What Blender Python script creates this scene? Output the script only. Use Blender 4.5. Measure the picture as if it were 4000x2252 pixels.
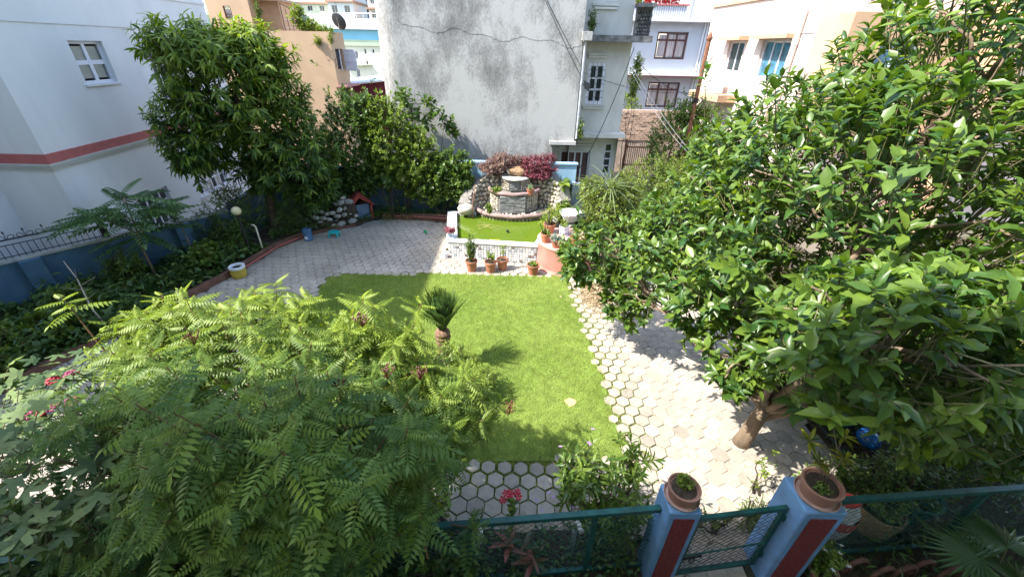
import bpy, math, random
import numpy as np
from mathutils import Vector, Matrix, Quaternion
R = math.radians
rnd = random.Random(7)
rng = np.random.default_rng(11)
S = bpy.context.scene
for o in list(bpy.data.objects): bpy.data.objects.remove(o)
C = S.collection

# ------------------------------------------------------------------ camera
cam = bpy.data.cameras.new('camera'); cam.sensor_width = 36; cam.lens = 14.22
cam.clip_start = .05; cam.clip_end = 2000
camo = bpy.data.objects.new('camera', cam); C.objects.link(camo)
camo.matrix_world = Matrix.Translation((0, 0, 5.5)) @ Matrix.Rotation(R(59.3), 4, 'X') @ Matrix.Rotation(R(1.2), 4, 'Z')
S.camera = camo
CAM = np.array([0, 0, 5.5])
# ------------------------------------------------------------------ sky and sun
LD = Vector((.78, .25, -1)).normalized()
w = bpy.data.worlds.new('World'); S.world = w; w.use_nodes = True
nt = w.node_tree; bg = nt.nodes['Background']
sky = nt.nodes.new('ShaderNodeTexSky'); sky.sky_type = 'NISHITA'; sky.sun_disc = False
sky.sun_elevation = math.asin(-LD.z); sky.sun_rotation = math.atan2(-LD.x, -LD.y) % (2*math.pi)
sky.air_density = 1.2; sky.dust_density = 1.5
nt.links.new(sky.outputs[0], bg.inputs[0]); bg.inputs[1].default_value = .15
sl = bpy.data.lights.new('sun', 'SUN'); sl.energy = 3.3; sl.angle = R(.53); sl.color = (1, .95, .86)
so = bpy.data.objects.new('sun', sl); C.objects.link(so); so.location = (-20, -8, 30)
so.rotation_mode = 'QUATERNION'; so.rotation_quaternion = LD.to_track_quat('-Z', 'Y')
S.view_settings.view_transform = 'Standard'; S.view_settings.look = 'None'
S.view_settings.gamma = 1; S.view_settings.exposure = 1.9; S.view_settings.use_curve_mapping = False

# ------------------------------------------------------------------ materials
MATS = {}
def _n(t, typ, **k):
    n = t.nodes.new(typ)
    for a, b in k.items(): setattr(n, a, b)
    return n
def mat(name, col, rough=.7, var=.15, scale=6., bump=.0, bscale=40., spec=.4, col2=None, metal=0., stretch=(1, 1, 1), detail=6, obj_var=0., lo=.35, hi=.65, dirt=0., dirt_col=(.06, .06, .05), dirt_scale=3., coord='Object'):
    if name in MATS: return MATS[name]
    m = bpy.data.materials.new(name); m.use_nodes = True; t = m.node_tree; b = t.nodes['Principled BSDF']
    b.inputs['Roughness'].default_value = rough; b.inputs['Specular IOR Level'].default_value = spec; b.inputs['Metallic'].default_value = metal
    tc = _n(t, 'ShaderNodeTexCoord'); mp = _n(t, 'ShaderNodeMapping'); mp.inputs['Scale'].default_value = stretch
    if coord == 'World':
        g = _n(t, 'ShaderNodeNewGeometry'); t.links.new(g.outputs['Position'], mp.inputs[0])
    else: t.links.new(tc.outputs['Object'], mp.inputs[0])
    oi = _n(t, 'ShaderNodeObjectInfo')
    ns = _n(t, 'ShaderNodeTexNoise'); ns.inputs['Scale'].default_value = scale; ns.inputs['Detail'].default_value = detail
    ns.noise_dimensions = '4D'; t.links.new(mp.outputs[0], ns.inputs['Vector'])
    mw = _n(t, 'ShaderNodeMath', operation='MULTIPLY'); mw.inputs[1].default_value = 40; t.links.new(oi.outputs['Random'], mw.inputs[0]); t.links.new(mw.outputs[0], ns.inputs['W'])
    rp = _n(t, 'ShaderNodeValToRGB'); rp.color_ramp.elements[0].position = lo; rp.color_ramp.elements[1].position = hi
    c1 = [max(0, c*(1-var)) for c in col]; c2 = list(col2) if col2 else [min(1, c*(1+var)) for c in col]
    rp.color_ramp.elements[0].color = (*c1, 1); rp.color_ramp.elements[1].color = (*c2, 1)
    t.links.new(ns.outputs['Fac'], rp.inputs[0]); out = rp.outputs[0]
    if dirt:
        n2 = _n(t, 'ShaderNodeTexNoise'); n2.inputs['Scale'].default_value = dirt_scale; n2.inputs['Detail'].default_value = 9; n2.inputs['Roughness'].default_value = .65
        n2.noise_dimensions = '4D'; t.links.new(mp.outputs[0], n2.inputs['Vector']); t.links.new(mw.outputs[0], n2.inputs['W'])
        r2 = _n(t, 'ShaderNodeValToRGB'); r2.color_ramp.elements[0].position = .5; r2.color_ramp.elements[1].position = .72
        r2.color_ramp.elements[0].color = (0, 0, 0, 1); r2.color_ramp.elements[1].color = (dirt,)*3+(1,)
        t.links.new(n2.outputs['Fac'], r2.inputs[0])
        mx = _n(t, 'ShaderNodeMixRGB'); mx.inputs[2].default_value = (*dirt_col, 1)
        t.links.new(r2.outputs[0], mx.inputs[0]); t.links.new(out, mx.inputs[1]); out = mx.outputs[0]
    if obj_var:
        hs = _n(t, 'ShaderNodeHueSaturation'); mr = _n(t, 'ShaderNodeMapRange'); mr.inputs[3].default_value = 1-obj_var; mr.inputs[4].default_value = 1+obj_var
        t.links.new(oi.outputs['Random'], mr.inputs[0]); t.links.new(mr.outputs[0], hs.inputs['Value']); t.links.new(out, hs.inputs['Color']); out = hs.outputs[0]
    t.links.new(out, b.inputs['Base Color'])
    if bump:
        nb = _n(t, 'ShaderNodeTexNoise'); nb.inputs['Scale'].default_value = bscale; nb.inputs['Detail'].default_value = 5
        t.links.new(mp.outputs[0], nb.inputs['Vector'])
        bp = _n(t, 'ShaderNodeBump'); bp.inputs['Strength'].default_value = bump; bp.inputs['Distance'].default_value = .02
        t.links.new(nb.outputs['Fac'], bp.inputs['Height']); t.links.new(bp.outputs[0], b.inputs['Normal'])
    MATS[name] = m; return m

def leafmat(name, dark, light, trans=.4, rough=.42, spec=.5, tcol=None, ovar=.35):
    """leaf: tint attribute (one value per leaf) from dark to light, light shining through"""
    if name in MATS: return MATS[name]
    m = bpy.data.materials.new(name); m.use_nodes = True; t = m.node_tree; b = t.nodes['Principled BSDF']; outn = t.nodes['Material Output']
    at = _n(t, 'ShaderNodeAttribute'); at.attribute_name = 'tint'
    oi = _n(t, 'ShaderNodeObjectInfo'); m1 = _n(t, 'ShaderNodeMath', operation='SUBTRACT'); m1.inputs[1].default_value = .5
    m2 = _n(t, 'ShaderNodeMath', operation='MULTIPLY_ADD'); m2.inputs[1].default_value = ovar
    t.links.new(oi.outputs['Random'], m1.inputs[0]); t.links.new(m1.outputs[0], m2.inputs[0]); t.links.new(at.outputs['Fac'], m2.inputs[2])
    rp = _n(t, 'ShaderNodeValToRGB'); rp.color_ramp.elements[0].color = (*dark, 1); rp.color_ramp.elements[1].color = (*light, 1)
    t.links.new(m2.outputs[0], rp.inputs[0])
    g = _n(t, 'ShaderNodeNewGeometry'); nz = _n(t, 'ShaderNodeTexNoise'); nz.inputs['Scale'].default_value = 30; nz.inputs['Detail'].default_value = 3; t.links.new(g.outputs['Position'], nz.inputs['Vector'])
    hs = _n(t, 'ShaderNodeHueSaturation'); mr = _n(t, 'ShaderNodeMapRange'); mr.inputs[3].default_value = .75; mr.inputs[4].default_value = 1.25
    t.links.new(nz.outputs['Fac'], mr.inputs[0]); t.links.new(mr.outputs[0], hs.inputs['Value']); t.links.new(rp.outputs[0], hs.inputs['Color'])
    t.links.new(hs.outputs[0], b.inputs['Base Color']); b.inputs['Roughness'].default_value = rough; b.inputs['Specular IOR Level'].default_value = spec
    tr = _n(t, 'ShaderNodeBsdfTranslucent'); gm = _n(t, 'ShaderNodeMixRGB', blend_type='MULTIPLY'); gm.inputs[0].default_value = 1
    gm.inputs[2].default_value = (*(tcol or (1.5, 1.5, .5)), 1); t.links.new(hs.outputs[0], gm.inputs[1]); t.links.new(gm.outputs[0], tr.inputs[0])
    mx = _n(t, 'ShaderNodeMixShader'); mx.inputs[0].default_value = trans
    t.links.new(b.outputs[0], mx.inputs[1]); t.links.new(tr.outputs[0], mx.inputs[2]); t.links.new(mx.outputs[0], outn.inputs[0])
    MATS[name] = m; return m

# ------------------------------------------------------------------ mesh helpers
class MB:
    def __init__(s): s.v = []; s.f = []; s.n = 0
    def add(s, v, f):
        v = [tuple(map(float, p)) for p in v]; o = s.n; s.v += v; s.n += len(v); s.f += [tuple(i+o for i in q) for q in f]; return s
    def box(s, a, b, M=None):
        x0, y0, z0 = a; x1, y1, z1 = b
        v = [Vector(p) for p in ((x0,y0,z0),(x1,y0,z0),(x1,y1,z0),(x0,y1,z0),(x0,y0,z1),(x1,y0,z1),(x1,y1,z1),(x0,y1,z1))]
        if M is not None: v = [M @ p for p in v]
        return s.add(v, [(3,2,1,0),(4,5,6,7),(0,1,5,4),(1,2,6,5),(2,3,7,6),(3,0,4,7)])
    def prism(s, pts, z0, z1):
        n = len(pts); v = [(p[0], p[1], z0) for p in pts]+[(p[0], p[1], z1) for p in pts]
        return s.add(v, [tuple(range(n))[::-1], tuple(range(n, 2*n))]+[(i, (i+1) % n, n+(i+1) % n, n+i) for i in range(n)])
    def tube(s, path, rad, n=6, cap=True):
        P = [Vector(p) for p in path]; k = len(P); rad = rad if hasattr(rad, '__len__') else [rad]*k
        T0 = (P[1]-P[0]).normalized(); up = Vector((0, 0, 1)) if abs(T0.z) < .9 else Vector((1, 0, 0)); X = T0.cross(up).normalized()
        v = []
        for i in range(k):
            T = (P[min(i+1, k-1)]-P[max(i-1, 0)]).normalized(); X = (X-T*X.dot(T)).normalized(); Y = T.cross(X)
            for j in range(n):
                a = 2*math.pi*j/n; v.append(P[i]+(X*math.cos(a)+Y*math.sin(a))*rad[i])
        f = [(i*n+j, i*n+(j+1) % n, (i+1)*n+(j+1) % n, (i+1)*n+j) for i in range(k-1) for j in range(n)]
        if cap: f += [tuple(range(n))[::-1], tuple(range((k-1)*n, k*n))]
        return s.add(v, f)
    def lathe(s, prof, c, n=24, M=None, sx=1, sy=1):
        k = len(prof); v = []
        for r, z in prof:
            for j in range(n):
                a = 2*math.pi*j/n; p = Vector((r*sx*math.cos(a), r*sy*math.sin(a), z))
                if M is not None: p = M @ p
                v.append((p.x+c[0], p.y+c[1], p.z+c[2]))
        f = [(i*n+j, i*n+(j+1) % n, (i+1)*n+(j+1) % n, (i+1)*n+j) for i in range(k-1) for j in range(n)]
        f += [tuple(range(n))[::-1], tuple(range((k-1)*n, k*n))]
        return s.add(v, f)
    def blob(s, c, r, seed=0, nu=8, nv=5, amp=.15, M=None):
        q = random.Random(seed); v = []; f = []
        def P(d):
            k = 1+amp*(q.random()*2-1); p = Vector((d[0]*r[0]*k, d[1]*r[1]*k, d[2]*r[2]*k))
            if M is not None: p = M @ p
            return (p.x+c[0], p.y+c[1], p.z+c[2])
        v.append(P((0, 0, -1)))
        for i in range(1, nv):
            th = math.pi*i/nv
            for j in range(nu):
                a = 2*math.pi*j/nu; v.append(P((math.sin(th)*math.cos(a), math.sin(th)*math.sin(a), -math.cos(th))))
        v.append(P((0, 0, 1))); L = len(v)-1
        for j in range(nu): f.append((0, 1+(j+1) % nu, 1+j))
        for i in range(nv-2):
            for j in range(nu): a = 1+i*nu+j; b = 1+i*nu+(j+1) % nu; f.append((a, b, b+nu, a+nu))
        for j in range(nu): f.append((L, L-nu+j, L-nu+(j+1) % nu))
        return s.add(v, f)
BASE = {}
def link(name, me, m, parent=None, smooth=False, base=(0, 0, 0), recenter=True):
    if me.materials: pass
    elif m is not None: me.materials.append(m)
    o = bpy.data.objects.new(name, me); C.objects.link(o)
    if parent is not None: o.parent = parent; BASE[o.name] = BASE[parent.name]
    else: BASE[o.name] = Vector(base); o.location = base
    return o
def obj(name, mb, m, parent=None, smooth=False, base=None):
    """link one MB (world coordinates) as one mesh object"""
    if parent is not None: b = BASE[parent.name]
    elif base is not None: b = Vector(base)
    else:
        a = np.array(mb.v); b = Vector(((a[:, 0].min()+a[:, 0].max())/2, (a[:, 1].min()+a[:, 1].max())/2, a[:, 2].min()))
    me = bpy.data.meshes.new(name); me.from_pydata([(p[0]-b.x, p[1]-b.y, p[2]-b.z) for p in mb.v], [], mb.f)
    if smooth:
        me.polygons.foreach_set('use_smooth', [True]*len(me.polygons))
        if smooth == 'auto':
            try: me.set_sharp_from_angle(angle=R(35))
            except Exception: pass
    o = link(name, me, m, parent, base=b); return o
def bevel(o, w=.01, seg=2):
    d = o.modifiers.new('bevel', 'BEVEL'); d.width = w; d.segments = seg; d.limit_method = 'ANGLE'; return o
def tag(o, label=None, cat=None, group=None, kind=None):
    if label: o['label'] = label
    if cat: o['category'] = cat
    if group: o['group'] = group
    if kind: o['kind'] = kind
    return o
def thing(name, label, cat, base=(0, 0, 0), group=None):
    o = bpy.data.objects.new(name, None); C.objects.link(o); o.location = base; o.empty_display_size = .1
    BASE[o.name] = Vector(base); return tag(o, label, cat, group)
def inst(name, me, parent, M):
    """another object on shared mesh data, M in world coordinates"""
    o = bpy.data.objects.new(name, me); C.objects.link(o); o.parent = parent
    b = BASE[parent.name]; o.matrix_local = Matrix.Translation(-b) @ M; return o
def mesh_np(name, V, F, tint=None, m=None, smooth=True):
    """V (n,3), F (k,3 or 4) numpy -> mesh, fast"""
    me = bpy.data.meshes.new(name); n = len(V); k, c = F.shape
    me.vertices.add(n); me.vertices.foreach_set('co', np.ascontiguousarray(V, dtype=np.float32).ravel())
    me.loops.add(k*c); me.loops.foreach_set('vertex_index', np.ascontiguousarray(F, dtype=np.int32).ravel())
    me.polygons.add(k); me.polygons.foreach_set('loop_start', np.arange(0, k*c, c, dtype=np.int32))
    try: me.polygons.foreach_set('loop_total', np.full(k, c, dtype=np.int32))
    except Exception: pass
    if smooth: me.polygons.foreach_set('use_smooth', np.ones(k, dtype=bool))
    if tint is not None:
        a = me.attributes.new('tint', 'FLOAT', 'POINT'); a.data.foreach_set('value', np.ascontiguousarray(tint, dtype=np.float32))
    if m: me.materials.append(m)
    me.update(calc_edges=True); return me
def unit(a): return a/np.maximum(np.linalg.norm(a, axis=-1, keepdims=True), 1e-9)
def frames(d, up):
    y = unit(d); x = unit(np.cross(y, up)); z = np.cross(x, y); return np.stack([x, y, z], axis=-1)   # columns
# leaf templates: axis +Y, length 1, face +Z
def leaf_tpl(w=.4, fold=.12, droop=.15, pts=(.0, .3, .65, 1.), prof=(.0, 1., .8, .0)):
    V = []; F = []
    for i, (t, p) in enumerate(zip(pts, prof)):
        z = -droop*t*t; V += [(-w/2*p, t, z+fold*p*w), (0, t, z), (w/2*p, t, z+fold*p*w)]
    for i in range(len(pts)-1):
        a = i*3; F += [(a, a+1, a+4, a+3), (a+1, a+2, a+5, a+4)]
    return np.array(V, float), np.array(F)
def small_tpl(w=.55):
    return np.array([(0, 0, 0), (w/2, .45, .06), (0, 1, -.08), (-w/2, .45, .06)], float), np.array([(0, 1, 2, 3)])
def merge_tpl(parts):
    V = []; F = []; n = 0
    for v, f in parts: V.append(v); F.append(f+n); n += len(v)
    return np.concatenate(V), np.concatenate(F)
def place(tpl, pos, fr, sc):
    v, f = tpl; n = len(pos)
    V = np.einsum('nij,kj->nki', fr*np.asarray(sc).reshape(-1, 1, 1), v)+pos[:, None, :]
    F = f[None]+(np.arange(n)*len(v))[:, None, None]
    return V.reshape(-1, 3), F.reshape(-1, f.shape[1])
FWD = np.array([0, math.cos(R(30.7)), -math.sin(R(30.7))]); UPV = np.array([0, math.sin(R(30.7)), math.cos(R(30.7))])
def in_view(P, m=1.05):
    d = P-CAM; z = d@FWD; x = d[:, 0]/np.maximum(z, .01); y = (d@UPV)/np.maximum(z, .01)
    return (z > .2) & (np.abs(x) < 1.266*m) & (np.abs(y) < .713*m), z
def leaves(parent, crown_name, tpl, pos, d, up, sc, m, tint=None, nparts=0, part_name='leaf', kind='stuff', smooth=True):
    """one joined crown mesh; the nparts leaves that show largest become objects of their own under it"""
    pos = np.asarray(pos); sc = np.asarray(sc, float); fr = frames(np.asarray(d), np.asarray(up)); n = len(pos)
    tint = rng.uniform(0, 1, n) if tint is None else np.asarray(tint)
    keep = np.ones(n, bool); idx = []
    if nparts:
        vis, z = in_view(pos, .97); score = np.where(vis, sc/np.maximum(np.linalg.norm(pos-CAM, axis=1), .3), 0)
        idx = np.argsort(-score)[:nparts]; keep[idx] = False
    b = np.array(BASE[parent.name])
    o = None
    if keep.any():
        V, F = place(tpl, pos[keep]-b, fr[keep], sc[keep]); T = np.repeat(tint[keep], len(tpl[0]))
        o = link(crown_name, mesh_np(crown_name, V, F, T, m, smooth), m, parent); tag(o, kind=kind)
    if nparts:
        par = o if o is not None else parent
        ms = [mesh_np(part_name, tpl[0], tpl[1], np.full(len(tpl[0]), q), m, smooth) for q in (.25, .5, .75)]
        for i in idx:
            M = Matrix.Translation(Vector(pos[i])) @ Matrix([list(r)+[0] for r in (fr[i]*sc[i])]+[[0, 0, 0, 1]])
            inst(part_name, ms[int(min(2, tint[i]*3))], par, M)
    return o
def curve_pts(a, b, n=6, sag=0., wig=.05, q=rnd):
    a = Vector(a); b = Vector(b); L = (b-a).length; P = []
    for i in range(n+1):
        t = i/n; p = a.lerp(b, t); p.z += sag*4*t*(1-t)
        if 0 < i < n: p += Vector((q.uniform(-1, 1), q.uniform(-1, 1), q.uniform(-1, 1)))*wig*L
        P.append(p)
    return P
def taper(r0, r1, n): return [r0+(r1-r0)*i/n for i in range(n+1)]
def dirs(n):
    v = rng.normal(size=(n, 3)); return unit(v)
# ================================================================== materials of the place
m_soil = mat('soil', (.055, .04, .028), .95, .4, 12, .6, 60)
m_ground = mat('earth', (.12, .10, .075), .95, .3, .6, .4, 8, coord='World')
m_white = mat('white_plaster', (.70, .70, .71), .8, .05, 1.2, .08, 60, dirt=.32, dirt_col=(.46, .45, .43), dirt_scale=1.3, stretch=(1, 1, .22))
m_trim = mat('grey_trim', (.50, .50, .47), .8, .08, 5, .1)
m_redband = mat('red_band_paint', (.42, .12, .11), .75, .08, 6, .1)
m_frame = mat('white_window_paint', (.70, .70, .76), .5, .05, 6)
m_glass = mat('dark_glass', (.035, .045, .05), .06, .2, 2, spec=.8)
m_frost = mat('grey_green_glass', (.17, .21, .19), .18, .15, 6, spec=.6)
m_curtain = mat('cream_curtain', (.50, .46, .38), .9, .25, 14, stretch=(1, 1, .1))
m_orange = mat('ochre_plaster', (.56, .39, .25), .85, .06, 1.5, .1, dirt=.25, dirt_col=(.33, .22, .14), dirt_scale=1.2)
m_orange2 = mat('ochre_trim', (.56, .36, .22), .85, .08, 3, .1)
m_cream = mat('cream_plaster', (.66, .66, .52), .85, .06, 1.0)
m_palegreen = mat('pale_green_paint', (.42, .52, .36), .8, .06, 1.)
m_skyblue = mat('sky_blue_paint', (.22, .52, .66), .7, .06, 1.)
m_pink = mat('pink_plaster', (.72, .58, .52), .85, .05, 1., .08, dirt=.12, dirt_col=(.5, .42, .38), dirt_scale=.8)
m_greywall = mat('pale_grey_plaster', (.52, .54, .58), .85, .06, 1., .08)
m_brownwood = mat('brown_window_wood', (.11, .045, .035), .5, .2, 8)
m_maroon = mat('maroon_sheet', (.20, .03, .045), .5, .2, 3)
m_darkmetal = mat('black_iron', (.012, .012, .014), .45, .3, 20, spec=.5)
m_rust = mat('rusty_iron', (.20, .085, .045), .7, .35, 18, .3)
m_bluewall = mat('blue_wall_paint', (.055, .125, .21), .75, .2, 2.2, .1, 30, dirt=.4, dirt_col=(.13, .19, .23), dirt_scale=2.4)
m_lightblue = mat('light_blue_paint', (.27, .45, .60), .75, .10, 2.2, .25, 12, dirt=.3, dirt_col=(.45, .52, .56), dirt_scale=3)
m_coping = mat('wall_coping', (.36, .37, .36), .85, .15, 6, .2)
m_annex = mat('stained_white_plaster', (.58, .57, .52), .85, .10, 1.6, .1, 40, dirt=.5, dirt_col=(.30, .29, .25), dirt_scale=1.1, stretch=(1, 1, .6))
m_mould = mat('black_moss_concrete', (.16, .16, .155), .9, .45, 5, .4, 30)
m_brick = mat('old_brick', (.50, .36, .28), .9, .22, 8, .3, obj_var=.2)
m_far = mat('far_foliage', (.05, .09, .035), .9, .5, 1.5)
def concrete_mat():
    m = bpy.data.materials.new('weathered_cement_plaster'); m.use_nodes = True; t = m.node_tree; b = t.nodes['Principled BSDF']; b.inputs['Roughness'].default_value = .9; b.inputs['Specular IOR Level'].default_value = .2
    g = _n(t, 'ShaderNodeNewGeometry')
    def noise(scale, st, det=8, rough=.6):
        mp = _n(t, 'ShaderNodeMapping'); mp.inputs['Scale'].default_value = st; t.links.new(g.outputs['Position'], mp.inputs[0])
        n = _n(t, 'ShaderNodeTexNoise'); n.inputs['Scale'].default_value = scale; n.inputs['Detail'].default_value = det; n.inputs['Roughness'].default_value = rough; t.links.new(mp.outputs[0], n.inputs['Vector']); return n
    a = noise(.55, (1, 1, .8)); s = noise(3.2, (1, 1, .38), 8, .7); f = noise(16, (1, 1, .7), 6, .7)
    sm = _n(t, 'ShaderNodeMath', operation='MULTIPLY_ADD'); sm.inputs[1].default_value = .38; t.links.new(s.outputs['Fac'], sm.inputs[0])
    am = _n(t, 'ShaderNodeMath', operation='MULTIPLY_ADD'); am.inputs[1].default_value = 1.0; t.links.new(a.outputs['Fac'], am.inputs[0]); 
    fm = _n(t, 'ShaderNodeMath', operation='MULTIPLY'); fm.inputs[1].default_value = .45; t.links.new(f.outputs['Fac'], fm.inputs[0])
    t.links.new(fm.outputs[0], am.inputs[2]); t.links.new(am.outputs[0], sm.inputs[2])
    rp = _n(t, 'ShaderNodeValToRGB'); e = rp.color_ramp.elements; e[0].position = .70; e[0].color = (.14, .135, .13, 1); e[1].position = 1.0; e[1].color = (.44, .435, .42, 1)
    q = e.new(.86); q.color = (.27, .265, .255, 1)
    t.links.new(sm.outputs[0], rp.inputs[0]); t.links.new(rp.outputs[0], b.inputs['Base Color'])
    bp = _n(t, 'ShaderNodeBump'); bp.inputs['Strength'].default_value = .5; bp.inputs['Distance'].default_value = .03; t.links.new(sm.outputs[0], bp.inputs['Height']); t.links.new(bp.outputs[0], b.inputs['Normal'])
    MATS[m.name] = m; return m
m_conc = concrete_mat()

# ================================================================== ground
g = MB(); g.add([(-400, -60, -.06), (400, -60, -.06), (400, 900, -.06), (-400, 900, -.06)], [(0, 1, 2, 3)])
tag(obj('ground', g, m_ground, base=(0, 0, -.06)), kind='structure')
# far wooded hillside behind the houses
nx, ny = 40, 24; V = []; F = []
for j in range(ny+1):
    for i in range(nx+1):
        x = -150+180*i/nx; y = 48+150*j/ny; t = min(1, max(0, (y-50)/75)); s = t*t*(3-2*t)
        V.append((x, y, -.5+s*(10.5+1.5*math.sin(x*.13)+1.2*math.sin(x*.31+y*.2))*min(1, max(0, (14-x)/22))))
for j in range(ny):
    for i in range(nx): a = j*(nx+1)+i; F.append((a, a+1, a+nx+2, a+nx+1))
g = MB(); g.add(V, F); tag(obj('hill', g, m_far, smooth=True, base=(-60, 48, 0)), kind='structure')

# ================================================================== facades
class Face:
    """vertical wall plane: P start (x,y), Q end; outward normal is to the right of P->Q"""
    def __init__(s, P, Q):
        s.P = Vector((P[0], P[1])); s.Q = Vector((Q[0], Q[1])); s.L = (s.Q-s.P).length; s.U = (s.Q-s.P)/s.L; s.N = Vector((s.U.y, -s.U.x))
    def at(s, u, z, d=0.): p = s.P+s.U*u+s.N*d; return (p.x, p.y, z)
    def box(s, mb, u0, u1, z0, z1, d0, d1):
        v = [s.at(u, z, d) for z in (z0, z1) for (u, d) in ((u0, d1), (u1, d1), (u1, d0), (u0, d0))]
        mb.add(v, [(3, 2, 1, 0), (4, 5, 6, 7), (0, 1, 5, 4), (1, 2, 6, 5), (2, 3, 7, 6), (3, 0, 4, 7)])
    def wall(s, mb, z0, z1, ops=(), depth=.16, u0=0, u1=None):
        u1 = s.L if u1 is None else u1
        us = sorted({u0, u1, *[o[0] for o in ops], *[o[1] for o in ops]}); zs = sorted({z0, z1, *[o[2] for o in ops], *[o[3] for o in ops]})
        for a, b in zip(us, us[1:]):
            for c, d in zip(zs, zs[1:]):
                cu, cz = (a+b)/2, (c+d)/2
                if any(o[0] < cu < o[1] and o[2] < cz < o[3] for o in ops): continue
                mb.add([s.at(a, c), s.at(b, c), s.at(b, d), s.at(a, d)], [(0, 1, 2, 3)])
        for (a, b, c, d) in ops:
            q = [s.at(a, c), s.at(b, c), s.at(b, d), s.at(a, d)]; r = [s.at(a, c, -depth), s.at(b, c, -depth), s.at(b, d, -depth), s.at(a, d, -depth)]
            mb.add(q+r, [(0, 4, 5, 1), (1, 5, 6, 2), (2, 6, 7, 3), (3, 7, 4, 0)])
def window(parent, fc, op, nx=2, nz=2, inset=.08, fr=.06, bar=.04, mf=None, mp=None, zsplit=None, name='window', grille=False):
    a, b, c, d = op; mf = mf or m_frame; mp = mp or m_glass; mb = MB(); D = -inset
    fc.box(mb, a, a+fr, c, d, D-.05, D); fc.box(mb, b-fr, b, c, d, D-.05, D)
    fc.box(mb, a+fr, b-fr, c, c+fr, D-.05, D); fc.box(mb, a+fr, b-fr, d-fr, d, D-.05, D)
    us = [a+fr+(b-a-2*fr)*i/nx for i in range(nx+1)]; zs = [c+fr+(d-c-2*fr)*i/nz for i in range(nz+1)] if zsplit is None else [c+fr]+[c+fr+(d-c-2*fr)*q for q in zsplit]+[d-fr]
    for u in us[1:-1]: fc.box(mb, u-bar/2, u+bar/2, c+fr, d-fr, D-.045, D-.004)
    for z in zs[1:-1]: fc.box(mb, a+fr, b-fr, z-bar/2, z+bar/2, D-.042, D-.008)
    w_ = obj(name, mb, mf, parent)
    for i in range(nx):
        for j in range(len(zs)-1):
            pm = MB(); fc.box(pm, us[i]+bar/2, us[i+1]-bar/2, zs[j]+bar/2, zs[j+1]-bar/2, D-.036, D-.028); obj('pane', pm, mp if not callable(mp) else mp(i, j), w_)
    if grille:
        gm = MB(); n = int((b-a)/.13)
        for i in range(1, n): u = a+(b-a)*i/n; fc.box(gm, u-.006, u+.006, c, d, -.03, -.018)
        for i in range(1, 6): z = c+(d-c)*i/6; fc.box(gm, a, b, z-.006, z+.006, -.017, -.006)
        obj('grille', gm, m_darkmetal, w_)
    return w_

# ---- white house on the left: side wall towards the garden, recessed front, taller wing beyond the frame
H = thing('white_house', 'large white plastered house with red band and four-pane windows beside the garden', 'house', (-14, 11, 0))
A = (-10.87, 9.5); B = (-11.33, 17.6); HL = 10.6
side = Face(A, B)
ops = [(1.95, 2.97, 4.50, 5.46), (4.45, 5.45, 3.88, 5.48), (4.46, 6.2, .75, 1.95), (1.86, 3.1, .45, 1.55)]
mb = MB(); side.wall(mb, 0, HL, ops)
Face((-12.4, 9.5), A).wall(mb, 0, HL)
Face(B, (-20, 17.6)).wall(mb, 0, HL)
Face((-12.4, 3.2), (-12.4, 9.5)).wall(mb, 0, 13); Face((-20, 3.2), (-12.4, 3.2)).wall(mb, 0, 13)
Face((-20, 17.6), (-20, 3.2)).wall(mb, 0, HL); Face((-12.4, 9.5), (-20, 9.5)).wall(mb, HL, 13); Face((-20, 9.5), (-20, 3.2)).wall(mb, HL, 13)
mb.add([(*A, HL), (*B, HL), (-20, 17.6, HL), (-20, 9.5, HL), (-12.4, 9.5, HL)], [(0, 1, 2, 3, 4)])
mb.add([(-12.4, 3.2, 13), (-12.4, 9.5, 13), (-20, 9.5, 13), (-20, 3.2, 13)], [(0, 1, 2, 3)])
obj('wall', mb, m_white, H)
fr_ = Face((-12.4, 9.5), A)
def band(name, z0, z1, d, m):
    mb = MB(); side.box(mb, -d, side.L, z0, z1, -.02, d); fr_.box(mb, .003, fr_.L, z0, z1, -.02, d-.002)
    return tag(obj(name, mb, m, H), 'brick red painted band' if 'red' in name else None)
band('red_band', 2.98, 3.19, .06, m_redband)
for i, (z0, z1, d) in enumerate(((2.935, 2.98, .085), (2.885, 2.935, .065), (2.83, 2.885, .04))): band('cornice', z0, z1, d, m_trim)
mb = MB(); side.box(mb, -.02, side.L, 5.8, HL-.004, 0, .025); fr_.box(mb, .003, fr_.L, 5.8, HL-.004, 0, .023); obj('upper_storey_band', mb, m_white, H)
mb = MB(); side.box(mb, -.04, side.L, 6.62, 6.70, .0, .06); obj('string_course', mb, m_white, H)
window(H, side, ops[0], 2, 2, .10, .07, .10, mp=m_frost)
window(H, side, ops[1], 3, 3, .09, .06, .06, grille=True)
window(H, side, ops[2], 6, 3, .06, .06, .05, mp=lambda i, j: m_curtain if i in (1, 2, 4) else m_glass)
window(H, side, ops[3], 4, 3, .06, .06, .05)
for o_ in ops: mb = MB(); side.box(mb, o_[0]-.06, o_[1]+.06, o_[2]-.05, o_[2]-.004, -.1, .05); obj('sill', mb, m_white, H)

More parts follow.
